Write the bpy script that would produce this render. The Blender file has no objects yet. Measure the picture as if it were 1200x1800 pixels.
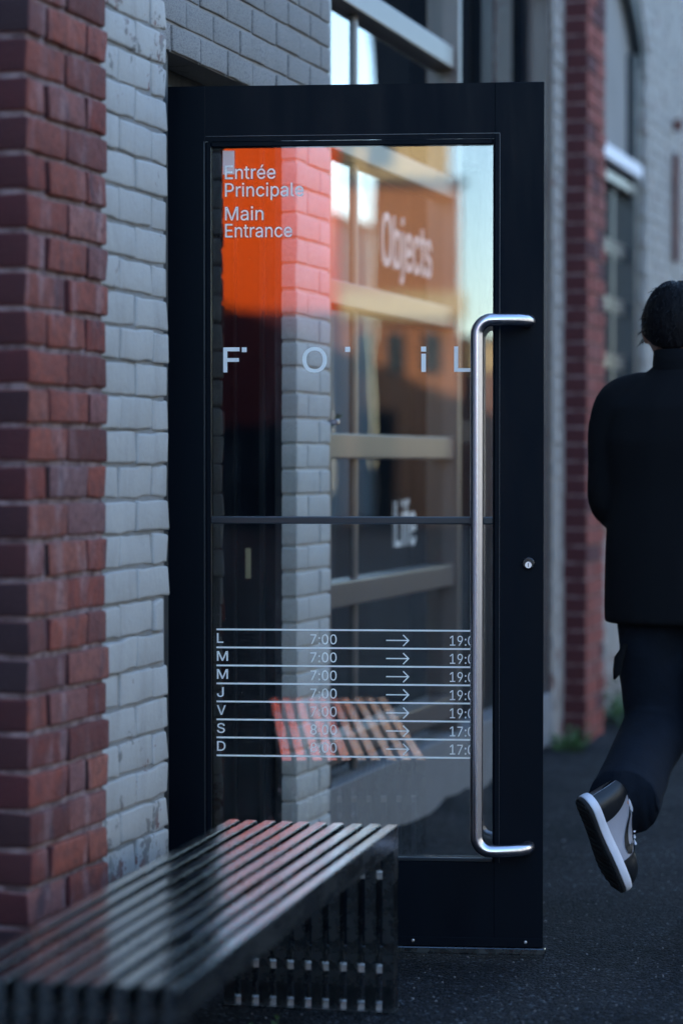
import bpy, bmesh, math, random, json
from mathutils import Vector, Matrix, noise
R = math.radians
sc = bpy.context.scene
col = sc.collection
rnd = random.Random(7)

# ---------------------------------------------------------------- camera
# world: X = out from the facade towards the street, Y = along the street, Z = up
A = R(17.0)
CAM = Vector((2.107, -5.485, 1.23))
cd = bpy.data.cameras.new('camera')
co = bpy.data.objects.new('camera', cd)
col.objects.link(co)
co.location = CAM
co.rotation_euler = (R(90 - 1.213), 0, A)
cd.sensor_fit = 'VERTICAL'
cd.sensor_height = 36
cd.lens = 85
cd.clip_start = 0.05
cd.clip_end = 1500
cd.dof.use_dof = True
cd.dof.focus_distance = 5.98
cd.dof.aperture_fstop = 1.7
sc.camera = co

# ---------------------------------------------------------------- light
SUN_EL, SUN_AZ = R(18), (-0.8, 0.6)          # low sun behind the building, ahead and to the left
world = bpy.data.worlds.new('World')
sc.world = world
world.use_nodes = True
wn = world.node_tree
wn.nodes.clear()
sky = wn.nodes.new('ShaderNodeTexSky')
sky.sky_type = 'NISHITA'
sky.sun_disc = False
sky.sun_elevation = SUN_EL
sky.sun_rotation = math.atan2(SUN_AZ[0], SUN_AZ[1])
sky.air_density = 1.0
sky.dust_density = 0.3
sky.ozone_density = 3.0
bg = wn.nodes.new('ShaderNodeBackground')
bg.inputs['Strength'].default_value = 0.15
wo = wn.nodes.new('ShaderNodeOutputWorld')
wn.links.new(sky.outputs[0], bg.inputs[0])
wn.links.new(bg.outputs[0], wo.inputs[0])
sd = bpy.data.lights.new('sun', 'SUN')
sd.energy = 3.0
sd.angle = R(0.5)
sd.color = (1.0, 0.84, 0.64)
so = bpy.data.objects.new('sun', sd)
col.objects.link(so)
sdir = Vector((SUN_AZ[0] * math.cos(SUN_EL), SUN_AZ[1] * math.cos(SUN_EL), math.sin(SUN_EL)))
so.rotation_euler = sdir.to_track_quat('Z', 'Y').to_euler()
so.location = (-20, 20, 20)
sc.view_settings.view_transform = 'Standard'
sc.view_settings.look = 'None'
sc.view_settings.gamma = 1
sc.view_settings.use_curve_mapping = False
sc.view_settings.exposure = 2.6
sc.cycles.use_denoising = True
sc.cycles.max_bounces = 10
sc.cycles.transparent_max_bounces = 16

# ---------------------------------------------------------------- helpers
def c2w(x, depth):
    """metres right of the camera axis and metres ahead -> world X, Y"""
    return (CAM.x + x * math.cos(A) - depth * math.sin(A), CAM.y + x * math.sin(A) + depth * math.cos(A))

def obj(name, me, mats=None, parent=None, loc=None, rot=None, kind=None, label=None):
    if isinstance(me, bmesh.types.BMesh):
        bm = me
        me = bpy.data.meshes.new(name)
        bm.to_mesh(me)
        bm.free()
    if mats is not None:
        for m in (mats if isinstance(mats, (list, tuple)) else [mats]):
            me.materials.append(m)
    o = bpy.data.objects.new(name, me)
    col.objects.link(o)
    if parent is not None:
        o.parent = parent
    if loc is not None:
        o.location = loc
    if rot is not None:
        o.rotation_euler = rot
    if kind:
        o['kind'] = kind
    if label:
        o['label'] = label
    return o

def empty(name, label, cat, loc=(0, 0, 0), rot=(0, 0, 0), group=None):
    o = bpy.data.objects.new(name, None)
    col.objects.link(o)
    o.location = loc
    o.rotation_euler = rot
    o.empty_display_size = 0.1
    o['label'] = label
    o['category'] = cat
    if group:
        o['group'] = group
    return o

def box(bm, x0, x1, y0, y1, z0, z1, bev=0.0, seg=1, mi=0):
    vs = [bm.verts.new((x, y, z)) for z in (z0, z1) for y in (y0, y1) for x in (x0, x1)]
    fs = [bm.faces.new([vs[i] for i in f]) for f in
          ((0, 2, 3, 1), (4, 5, 7, 6), (0, 1, 5, 4), (2, 6, 7, 3), (0, 4, 6, 2), (1, 3, 7, 5))]
    for f in fs:
        f.material_index = mi
    if bev:
        es = list({e for f in fs for e in f.edges})
        r = bmesh.ops.bevel(bm, geom=es, offset=bev, segments=seg, affect='EDGES', profile=0.6)
        for f in r['faces']:
            f.material_index = mi
    return fs

def bx(*a, **k):
    bm = bmesh.new()
    box(bm, *a, **k)
    return bm

def tube(bm, pts, rad, n=14, cap=True, mi=0, flat=None):
    """sweep a circle along pts; rad may be a number or list; flat=(ax) scales"""
    pts = [Vector(p) for p in pts]
    rings = []
    up = Vector((0, 0, 1))
    t0 = (pts[1] - pts[0]).normalized()
    ref = up if abs(t0.dot(up)) < 0.9 else Vector((0, 1, 0))
    u = t0.cross(ref).normalized()
    for i, p in enumerate(pts):
        if i == 0:
            t = pts[1] - pts[0]
        elif i == len(pts) - 1:
            t = pts[-1] - pts[-2]
        else:
            t = (pts[i + 1] - p).normalized() + (p - pts[i - 1]).normalized()
        t.normalize()
        u = (u - t * u.dot(t)).normalized()
        v = t.cross(u)
        r = rad[i] if isinstance(rad, (list, tuple)) else rad
        if not isinstance(r, (list, tuple)):
            r = (r, r)
        rings.append([bm.verts.new(p + u * r[0] * math.cos(2 * math.pi * k / n) + v * r[1] * math.sin(2 * math.pi * k / n)) for k in range(n)])
    for a, b in zip(rings, rings[1:]):
        for k in range(n):
            f = bm.faces.new((a[k], a[(k + 1) % n], b[(k + 1) % n], b[k]))
            f.smooth = True
            f.material_index = mi
    if cap:
        bm.faces.new(rings[0][::-1]).material_index = mi
        bm.faces.new(rings[-1]).material_index = mi

def loft(bm, rings, mi=0, smooth=True, cap=True):
    """rings: list of lists of points of one length"""
    vr = [[bm.verts.new(p) for p in r] for r in rings]
    n = len(vr[0])
    for a, b in zip(vr, vr[1:]):
        for k in range(n):
            f = bm.faces.new((a[k], a[(k + 1) % n], b[(k + 1) % n], b[k]))
            f.smooth = smooth
            f.material_index = mi
    if cap:
        bm.faces.new(vr[0][::-1]).material_index = mi
        bm.faces.new(vr[-1]).material_index = mi

def ellring(cx, cy, z, rx, ry, n=24, p=2.0):
    out = []
    for k in range(n):
        t = 2 * math.pi * k / n
        c, s = math.cos(t), math.sin(t)
        out.append((cx + rx * math.copysign(abs(c) ** (2 / p), c), cy + ry * math.copysign(abs(s) ** (2 / p), s), z))
    return out

def smooth(o):
    for p in o.data.polygons:
        p.use_smooth = True
    return o

# ---------------------------------------------------------------- materials
class Mat:
    def __init__(s, name):
        s.m = bpy.data.materials.new(name)
        s.m.use_nodes = True
        s.t = s.m.node_tree
        s.b = s.t.nodes['Principled BSDF']
        s.out = s.t.nodes['Material Output']
    def n(s, typ, **kw):
        nd = s.t.nodes.new('ShaderNode' + typ)
        for k, v in kw.items():
            if k.startswith('i_'):
                key = k[2:]
                key = int(key) if key.isdigit() else key.replace('_', ' ')
                nd.inputs[key].default_value = v
            else:
                setattr(nd, k, v)
        return nd
    def l(s, a, b):
        s.t.links.new(a, b)
    def pos(s, obj_space=False):
        if obj_space:
            return s.n('TexCoord').outputs['Object']
        return s.n('NewGeometry').outputs['Position']
    def noise(s, vec, scale, detail=4, rough=0.55):
        nd = s.n('TexNoise', i_Scale=scale, i_Detail=detail, i_Roughness=rough)
        s.l(vec, nd.inputs['Vector'])
        return nd.outputs['Fac']
    def ramp(s, fac, stops):
        r = s.n('ValToRGB')
        el = r.color_ramp.elements
        while len(el) < len(stops):
            el.new(0.5)
        for e, (p, c) in zip(el, stops):
            e.position = p
            e.color = (c, c, c, 1) if isinstance(c, (int, float)) else (*c, 1)
        s.l(fac, r.inputs[0])
        return r.outputs[0]
    def mix(s, fac, a, b, blend='MIX'):
        m = s.n('Mix', data_type='RGBA', blend_type=blend)
        for v, i in ((fac, 0), (a, 6), (b, 7)):
            if hasattr(v, 'links'):
                s.l(v, m.inputs[i])
            else:
                m.inputs[i].default_value = v if isinstance(v, (int, float)) else (*v, 1)
        return m.outputs[2]
    def math(s, op, a, b=0.0):
        m = s.n('Math', operation=op)
        for v, i in ((a, 0), (b, 1)):
            if hasattr(v, 'links'):
                s.l(v, m.inputs[i])
            else:
                m.inputs[i].default_value = v
        return m.outputs[0]
    def bump(s, h, strength=0.3, dist=0.01):
        b = s.n('Bump', i_Strength=strength, i_Distance=dist)
        s.l(h, b.inputs['Height'])
        s.l(b.outputs[0], s.b.inputs['Normal'])
    def color(s, v):
        if hasattr(v, 'links'):
            s.l(v, s.b.inputs['Base Color'])
        else:
            s.b.inputs['Base Color'].default_value = (*v, 1)
    def set(s, rough=0.5, metal=0.0, spec=None):
        s.b.inputs['Roughness'].default_value = rough
        s.b.inputs['Metallic'].default_value = metal
        if spec is not None:
            s.b.inputs['Specular IOR Level'].default_value = spec

def plain(name, c, rough=0.5, metal=0.0, var=0.12, scale=30, bump=0.0, spec=None):
    m = Mat(name)
    m.set(rough, metal, spec)
    f = m.noise(m.pos(True), scale)
    m.color(m.mix(f, tuple(x * (1 - var) for x in c), tuple(min(1, x * (1 + var)) for x in c)))
    if bump:
        m.bump(m.noise(m.pos(True), scale * 4, 3), bump, 0.003)
    return m.m

def mat_red_brick():
    m = Mat('red_brick')
    m.set(0.85)
    p = m.pos()
    rid = m.n('ObjectInfo').outputs['Random']
    base = m.ramp(rid, [(0.0, (0.10, 0.016, 0.010)), (0.3, (0.24, 0.040, 0.022)), (0.5, (0.32, 0.070, 0.036)),
                        (0.68, (0.15, 0.030, 0.022)), (0.85, (0.38, 0.11, 0.065)), (1.0, (0.07, 0.022, 0.028))])
    wn_ = m.n('TexWhiteNoise', noise_dimensions='1D')
    m.l(m.math('MULTIPLY', rid, 91.7), wn_.inputs['W'])
    base = m.mix(m.math('MULTIPLY', m.noise(p, 16, 4), 0.75), base, (0.085, 0.022, 0.022))
    st = m.n('Mapping')
    m.l(p, st.inputs['Vector'])
    st.inputs['Scale'].default_value = (1, 1, 0.35)
    pale = m.ramp(m.noise(st.outputs[0], 15, 3, 0.5), [(0.52, 0.0), (0.66, 1.0)])
    pale = m.math('MULTIPLY', pale, m.math('POWER', wn_.outputs['Value'], 0.8))
    haze_ = m.ramp(wn_.outputs['Value'], [(0.75, 0.0), (1.0, 0.45)])
    pale = m.math('MAXIMUM', pale, haze_)
    base = m.mix(m.math('MULTIPLY', pale, 0.62), base, (0.34, 0.22, 0.22))
    dark = m.ramp(m.noise(st.outputs[0], 19, 3, 0.5), [(0.60, 0.0), (0.70, 1.0)])
    base = m.mix(m.math('MULTIPLY', dark, 0.55), base, (0.04, 0.035, 0.05))
    m.color(m.mix(m.math('MULTIPLY', m.ramp(m.noise(p, 45, 4, 0.7), [(0.45, 0.0), (0.62, 1.0)]), 0.45), base, (0.06, 0.02, 0.022)))
    m.bump(m.math('ADD', m.noise(p, 110, 5, 0.7), m.math('MULTIPLY', m.noise(p, 30, 3, 0.6), 1.5)), 0.8, 0.005)
    return m.m

def mat_red_mortar():
    m = Mat('pale_mortar')
    m.set(0.95)
    p = m.pos()
    m.color(m.ramp(m.noise(p, 25, 4), [(0.35, (0.09, 0.05, 0.05)), (0.65, (0.26, 0.18, 0.18))]))
    m.bump(m.noise(p, 150, 4), 0.5, 0.004)
    return m.m

def mat_paint(name, col_, col2, peel=0.0, grain=0.3, dirt=0.4, tone=0.06):
    """paint over brick: worn flakes show the brick; peel raises how many"""
    m = Mat(name)
    m.set(0.7)
    p = m.pos()
    rid = m.n('ObjectInfo').outputs['Random']
    c = m.mix(m.noise(p, 9, 5), col_, col2)
    c = m.mix(m.math('MULTIPLY', rid, tone * 4), c, tuple(x * 0.7 for x in col_))
    sp = m.ramp(m.noise(p, 260 if grain < 1.2 else 170, 3, 0.7), [(0.36, 1.0), (0.50, 0.0)])
    c = m.mix(m.math('MULTIPLY', sp, dirt), c, (0.10, 0.095, 0.095))
    if peel:
        sep = m.n('SeparateXYZ')
        m.l(p, sep.inputs[0])
        mpd = m.n('Mapping'); mpd.inputs['Scale'].default_value = (1, 1, .22)
        m.l(p, mpd.inputs['Vector'])
        c = m.mix(m.math('MULTIPLY', m.ramp(m.noise(mpd.outputs[0], 13, 4, .6), [(.5, 0.0), (.72, 1.0)]), .38), c, (.20, .185, .17))
        lo = m.n('MapRange', i_1=0.75, i_2=0.15, i_3=0.0, i_4=0.20)
        m.l(sep.outputs['Z'], lo.inputs[0])
        hi = m.n('MapRange', i_1=1.9, i_2=2.3, i_3=0.0, i_4=0.13)
        m.l(sep.outputs['Z'], hi.inputs[0])
        f = m.math('ADD', m.math('ADD', m.noise(p, 11, 6, 0.68), lo.outputs[0]), hi.outputs[0])
        mask = m.ramp(f, [(0.705 - peel, 0.0), (0.715 - peel, 1.0)])
        under = m.mix(m.ramp(m.noise(p, 8, 2), [(0.4, 0.0), (0.55, 1.0)]), (0.17, 0.06, 0.055), (0.16, 0.15, 0.14))
        edge = m.ramp(f, [(0.690 - peel, 0.0), (0.702 - peel, 1.0)])
        c = m.mix(m.math('MULTIPLY', edge, 0.35), c, (0.12, 0.10, 0.10))
        c = m.mix(mask, c, under)
    m.color(c)
    h = m.math('ADD', m.noise(p, 60, 5, 0.6), m.math('MULTIPLY', m.noise(p, 300, 3, 0.7), grain))
    m.bump(h, 0.55, 0.004)
    return m.m

def mat_asphalt():
    m = Mat('asphalt')
    m.set(0.9, spec=0.12)
    p = m.pos()
    big = m.noise(p, 1.6, 5, 0.6)
    c = m.ramp(big, [(0.38, (0.009, 0.013, 0.017)), (0.62, (0.028, 0.032, 0.038))])
    v = m.n('TexVoronoi', i_Scale=130.0)
    m.l(p, v.inputs['Vector'])
    sepc = m.n('SeparateColor')
    m.l(v.outputs['Color'], sepc.inputs[0])
    stone = m.ramp(sepc.outputs[0], [(0.0, 0.35), (0.75, 0.9), (0.93, 1.5), (1.0, 4.0)])
    c = m.mix(1.0, c, stone, 'MULTIPLY')
    m.color(c)
    h = m.math('ADD', m.math('MULTIPLY', v.outputs['Distance'], -1.2), m.noise(p, 45, 5, 0.7))
    m.bump(h, 1.0, 0.012)
    r = m.ramp(m.noise(p, 50, 3), [(0.3, 0.75), (0.7, 1.0)])
    m.l(r, m.b.inputs['Roughness'])
    return m.m

def mat_steel(name, c, rough, scr=0.25, clean=False):
    m = Mat(name)
    m.set(rough, 1.0)
    if clean:
        m.color(c)
        m.bump(m.noise(m.pos(True), 400, 2), .03, 0.0005)
        return m.m
    p = m.pos(True)
    mp = m.n('Mapping')
    m.l(p, mp.inputs['Vector'])
    mp.inputs['Scale'].default_value = (1, 0.25, 1)
    f = m.noise(mp.outputs[0], 28, 6, 0.65)
    m.color(m.mix(f, tuple(x * 0.75 for x in c), c))
    m.l(m.ramp(f, [(0.3, rough * 0.75), (0.75, rough * 1.6)]), m.b.inputs['Roughness'])
    m.bump(m.noise(p, 90, 3), scr * 0.2, 0.002)
    return m.m

def mat_glass(name, base, edge_gain, tint, smudge=0.0, warp=0.0):
    m = Mat(name)
    m.t.nodes.remove(m.b)
    tr = m.n('BsdfTransparent')
    tr.inputs[0].default_value = (*tint, 1)
    gl = m.n('BsdfGlossy', i_Roughness=0.0)
    gl.inputs[0].default_value = (1, 1, 1, 1)
    fr = m.n('Fresnel', i_IOR=1.5)
    fac = m.math('ADD', m.math('MULTIPLY', fr.outputs[0], edge_gain), base)
    if warp:
        b = m.n('Bump', i_Strength=1.0, i_Distance=warp)
        m.l(m.noise(m.pos(), 3.0, 1), b.inputs['Height'])
        m.l(b.outputs[0], gl.inputs['Normal'])
    mx = m.n('MixShader')
    m.l(m.math('MINIMUM', fac, 0.95), mx.inputs[0])
    m.l(tr.outputs[0], mx.inputs[1])
    m.l(gl.outputs[0], mx.inputs[2])
    last = mx.outputs[0]
    if smudge:
        df = m.n('BsdfDiffuse')
        df.inputs[0].default_value = (0.7, 0.72, 0.75, 1)
        mp = m.n('Mapping')
        mp.inputs['Scale'].default_value = (1, 1, 0.12)
        m.l(m.pos(), mp.inputs['Vector'])
        f1 = m.ramp(m.noise(mp.outputs[0], 22, 5, 0.7), [(0.5, 0.0), (0.85, smudge)])
        f2 = m.ramp(m.noise(m.pos(), 210, 2, 0.5), [(0.77, 0.0), (0.80, 0.4)])
        mx2 = m.n('MixShader')
        m.l(m.math('ADD', f1, f2), mx2.inputs[0])
        m.l(last, mx2.inputs[1])
        m.l(df.outputs[0], mx2.inputs[2])
        last = mx2.outputs[0]
    m.l(last, m.out.inputs[0])
    return m.m

def mat_brickwall(name, c1, c2, mort, scale=1.0, axis='Y'):
    m = Mat(name)
    m.set(0.9)
    p = m.pos()
    s = m.n('SeparateXYZ')
    m.l(p, s.inputs[0])
    cb = m.n('CombineXYZ')
    m.l(s.outputs['Y' if axis == 'Y' else 'X'], cb.inputs[0])
    m.l(s.outputs['Z'], cb.inputs[1])
    br = m.n('TexBrick', i_Scale=scale)
    br.inputs['Color1'].default_value = (*c1, 1)
    br.inputs['Color2'].default_value = (*c2, 1)
    br.inputs['Mortar'].default_value = (*mort, 1)
    br.inputs['Mortar Size'].default_value = 0.008
    br.inputs['Brick Width'].default_value = 0.2
    br.inputs['Row Height'].default_value = 0.072
    m.l(cb.outputs[0], br.inputs['Vector'])
    m.color(m.mix(m.math('MULTIPLY', m.noise(p, 0.8, 4), 0.5), br.outputs[0], tuple(x * 0.6 for x in c1)))
    return m.m

M = {
    'red': mat_red_brick(),
    'mortar': mat_red_mortar(),
    'white': mat_paint('white_painted_brick', (0.335, 0.318, 0.298), (0.41, 0.392, 0.37), peel=0.035, grain=0.3, dirt=0.15),
    'whitemortar': mat_paint('white_painted_mortar', (0.13, 0.125, 0.12), (0.30, 0.295, 0.29), peel=0.0, grain=0.6, dirt=0.5),
    'grey': mat_paint('grey_painted_brick', (0.185, 0.172, 0.162), (0.245, 0.228, 0.218), grain=2.4, dirt=0.95),
    'greymortar': mat_paint('grey_painted_mortar', (0.21, 0.20, 0.195), (0.26, 0.25, 0.245), grain=0.8, dirt=0.3),
    'jamb': mat_paint('pale_painted_brick', (0.50, 0.49, 0.48), (0.62, 0.61, 0.60), grain=1.0, dirt=0.35),
    'jambmortar': mat_paint('pale_painted_mortar', (0.48, 0.47, 0.46), (0.60, 0.59, 0.58), grain=0.8, dirt=0.2),
    'farwhite': mat_paint('far_white_painted_brick', (0.285, 0.262, 0.243), (0.35, 0.325, 0.30), peel=-0.02, grain=0.3, dirt=0.2),
    'asphalt': mat_asphalt(),
    'black': plain('black_door_paint', (0.0016, 0.0042, 0.0085), 0.5, var=0.15, scale=6, bump=0.02, spec=0.10),
    'black2': plain('black_gasket', (0.006, 0.007, 0.009), 0.6),
    'bead': plain('dark_anodised_bead', (0.03, 0.035, 0.042), 0.3, 0.6),
    'alu': mat_steel('brushed_steel_handle', (0.62, 0.60, 0.66), 0.24, clean=True),
    'lockblack': plain('black_lock_ring', (0.012, 0.013, 0.016), 0.25),
    'bench': mat_steel('polished_bench_steel', (0.88, 0.89, 0.88), 0.15),
    'benchleg': mat_steel('shade_toned_bench_steel', (0.12, 0.14, 0.155), 0.24),  # dark street reflection put into the steel colour of bench sides and legs
    'spacer': mat_steel('bench_spacer_steel', (0.75, 0.72, 0.72), 0.35),
    'vinyl': plain('white_vinyl_lettering', (0.93, 0.93, 0.94), 0.5, var=0.01),
    'glass': mat_glass('door_glass', 0.048, 1.0, (0.93, 0.925, 0.90), smudge=0.016),
    'shopglass': mat_glass('shop_window_glass', 0.10, 1.6, (0.72, 0.77, 0.80), warp=0.0005),
    'frame': plain('taupe_window_frame_paint', (0.11, 0.088, 0.080), 0.28, var=0.08, scale=8),
    'framedark': plain('dark_window_frame_paint', (0.03, 0.035, 0.04), 0.35),
    'plinth': plain('grey_concrete_plinth', (0.17, 0.17, 0.18), 0.8, var=0.25, scale=7, bump=0.3),
    'interior': plain('dim_interior_wall', (0.05, 0.055, 0.06), 0.9),
    'tan': plain('tan_timber', (0.30, 0.20, 0.12), 0.6),
    'blind': plain('grey_fabric_blind', (0.24, 0.225, 0.21), 0.9, var=0.2, scale=3),
    'rust': plain('rusty_iron', (0.11, 0.035, 0.028), 0.85, var=0.4, scale=12, bump=0.5),
    'jacket': plain('black_wool_cloth', (0.0045, 0.005, 0.0065), 0.95, var=0.2, scale=200, spec=0.15),
    'jeans': plain('dark_navy_denim', (0.0045, 0.008, 0.015), 0.9, var=0.45, scale=26, bump=0.5, spec=0.2),
    'skin': plain('skin', (0.42, 0.22, 0.16), 0.55, var=0.06),
    'shoeblack': plain('black_shoe_leather', (0.008, 0.010, 0.013), 0.4, var=0.2),
    'shoerubber': plain('black_rubber_sole', (0.006, 0.007, 0.009), 0.8),
    'shoewhite': plain('white_shoe_rubber', (0.66, 0.66, 0.72), 0.5, var=0.08, scale=18),
    'shoegrey': plain('pale_grey_shoe_leather', (0.34, 0.33, 0.37), 0.55, var=0.1, scale=20, bump=0.1),
    'orange': plain('orange_render', (0.72, 0.085, 0.010), 0.85, var=0.04, scale=0.6, spec=0.0),
    'darkwall': plain('charcoal_cladding', (0.010, 0.012, 0.016), 0.9, spec=0.0),
    'cream': plain('cream_stone', (0.62, 0.46, 0.24), 0.85, var=0.12, scale=0.8, spec=0.0),
    'brown': mat_brickwall('brown_brickwork', (0.42, 0.17, 0.075), (0.50, 0.21, 0.09), (0.40, 0.20, 0.12), axis='X'),
    'streetred': mat_brickwall('street_red_brickwork', (0.24, 0.07, 0.045), (0.30, 0.10, 0.06), (0.30, 0.22, 0.18)),
    'streetwhite': mat_brickwall('street_white_brickwork', (0.52, 0.52, 0.53), (0.60, 0.60, 0.61), (0.38, 0.38, 0.38)),
    'skywin': plain('dark_window_glass', (0.02, 0.025, 0.03), 0.08, spec=0.8),
    'palewall': plain('pale_bounce_row_render', (0.32, 0.36, 0.36), 0.9, var=0.08, scale=0.5, spec=0.0),
    'bark': plain('tree_bark', (0.08, 0.065, 0.05), 0.95, var=0.4, scale=20, bump=0.4),
    'maroon': plain('maroon_cladding', (0.085, 0.020, 0.020), 0.85, var=0.2, scale=1.2, spec=0.0),
    'roof': plain('roof_felt', (0.06, 0.06, 0.065), 0.9),
    'stone': plain('loose_grit', (0.16, 0.16, 0.17), 0.8, var=0.5, scale=3),
    'orangebox': plain('terracotta_pot', (0.40, 0.13, 0.05), 0.8),
}
def mat_vinyl():
    m = Mat('white_vinyl_lettering')
    m.t.nodes.remove(m.b)
    d = m.n('BsdfDiffuse'); d.inputs[0].default_value = (.97, .955, .92, 1)
    t = m.n('BsdfTranslucent'); t.inputs[0].default_value = (.97, .955, .92, 1)
    mx = m.n('MixShader'); mx.inputs[0].default_value = .4
    m.l(d.outputs[0], mx.inputs[1]); m.l(t.outputs[0], mx.inputs[2]); m.l(mx.outputs[0], m.out.inputs[0])
    return m.m
M['vinyl2'] = mat_vinyl()
def mat_leaf():
    m = Mat('weed_leaf')
    m.set(0.6)
    m.color(m.ramp(m.noise(m.pos(), 30, 2), [(0.35, (0.025, 0.075, 0.022)), (0.65, (0.07, 0.15, 0.04))]))
    return m.m
M['leaf'] = mat_leaf()
def mat_door():
    m = Mat('black_door_paint')
    m.set(0.5, spec=0.08)
    p = m.pos(True)
    mp = m.n('Mapping'); mp.inputs['Scale'].default_value = (1, 1, 0.15)
    m.l(p, mp.inputs['Vector'])
    f = m.noise(mp.outputs[0], 14, 5, 0.65)
    c = m.mix(f, (0.0004, 0.0020, 0.0050), (0.0012, 0.0036, 0.0075))
    d = m.ramp(m.noise(p, 260, 2, 0.5), [(0.72, 0.0), (0.78, 1.0)])
    c = m.mix(m.math('MULTIPLY', d, 0.35), c, (0.03, 0.035, 0.042))
    m.color(c)
    m.l(m.ramp(f, [(0.3, 0.36), (0.7, 0.62)]), m.b.inputs['Roughness'])
    m.bump(m.noise(p, 700, 2), 0.05, 0.0006)
    return m.m
M['black'] = mat_door()
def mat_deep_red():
    m = Mat('deep_red_brick')  # darker red for brick faces turned to the near end of the street
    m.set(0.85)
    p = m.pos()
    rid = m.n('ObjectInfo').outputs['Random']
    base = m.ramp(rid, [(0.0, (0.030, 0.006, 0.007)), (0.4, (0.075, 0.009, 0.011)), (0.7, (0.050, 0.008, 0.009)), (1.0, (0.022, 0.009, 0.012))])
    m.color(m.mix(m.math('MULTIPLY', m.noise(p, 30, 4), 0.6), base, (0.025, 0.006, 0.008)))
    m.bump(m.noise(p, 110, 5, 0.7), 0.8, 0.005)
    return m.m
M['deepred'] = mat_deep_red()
def mat_hair():
    m = Mat('dark_hair')
    m.set(0.55, spec=0.08)
    mp = m.n('Mapping')
    mp.inputs['Scale'].default_value = (1.0, 0.18, 0.5)
    m.l(m.pos(True), mp.inputs['Vector'])
    f = m.noise(mp.outputs[0], 120, 4)
    m.color(m.mix(f, (0.002, 0.002, 0.003), (0.008, 0.007, 0.008)))
    m.bump(f, 0.9, 0.006)
    return m.m
M['hair'] = mat_hair()

# ---------------------------------------------------------------- ground
bm = bmesh.new()
S = 600
vs = [bm.verts.new(p) for p in ((-S, -S, 0), (S, -S, 0), (S, S, 0), (-S, S, 0))]
bm.faces.new(vs)
obj('ground', bm, M['asphalt'], kind='structure')

# loose grit on the asphalt near the door
bm = bmesh.new()
for i in range(2600):
    dd = rnd.uniform(0.35, 3.2)
    ss = rnd.uniform(-1.2, 5.5)
    r = rnd.uniform(0.0012, 0.0040)
    if rnd.random() < 0.02:
        r *= 2.0
    q = Matrix.Rotation(rnd.uniform(0, 6.28), 4, 'Z') @ Matrix.Rotation(rnd.uniform(0, 6.28), 4, 'X')
    pts = [q @ Vector(p) * r for p in ((1, 0, 0), (-0.9, 0.2, 0), (0, 1.1, 0), (0.1, -0.8, 0), (0, 0, 0.8), (0, 0, -0.7))]
    v = [bm.verts.new(p + Vector((dd, ss, r * 0.45))) for p in pts]
    for f in ((0, 2, 4), (2, 1, 4), (1, 3, 4), (3, 0, 4), (2, 0, 5), (1, 2, 5), (3, 1, 5), (0, 3, 5)):
        bm.faces.new([v[j] for j in f])
obj('grit', bm, M['stone'], kind='stuff', label='loose grit scattered over the dark asphalt in front of the door')
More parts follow.
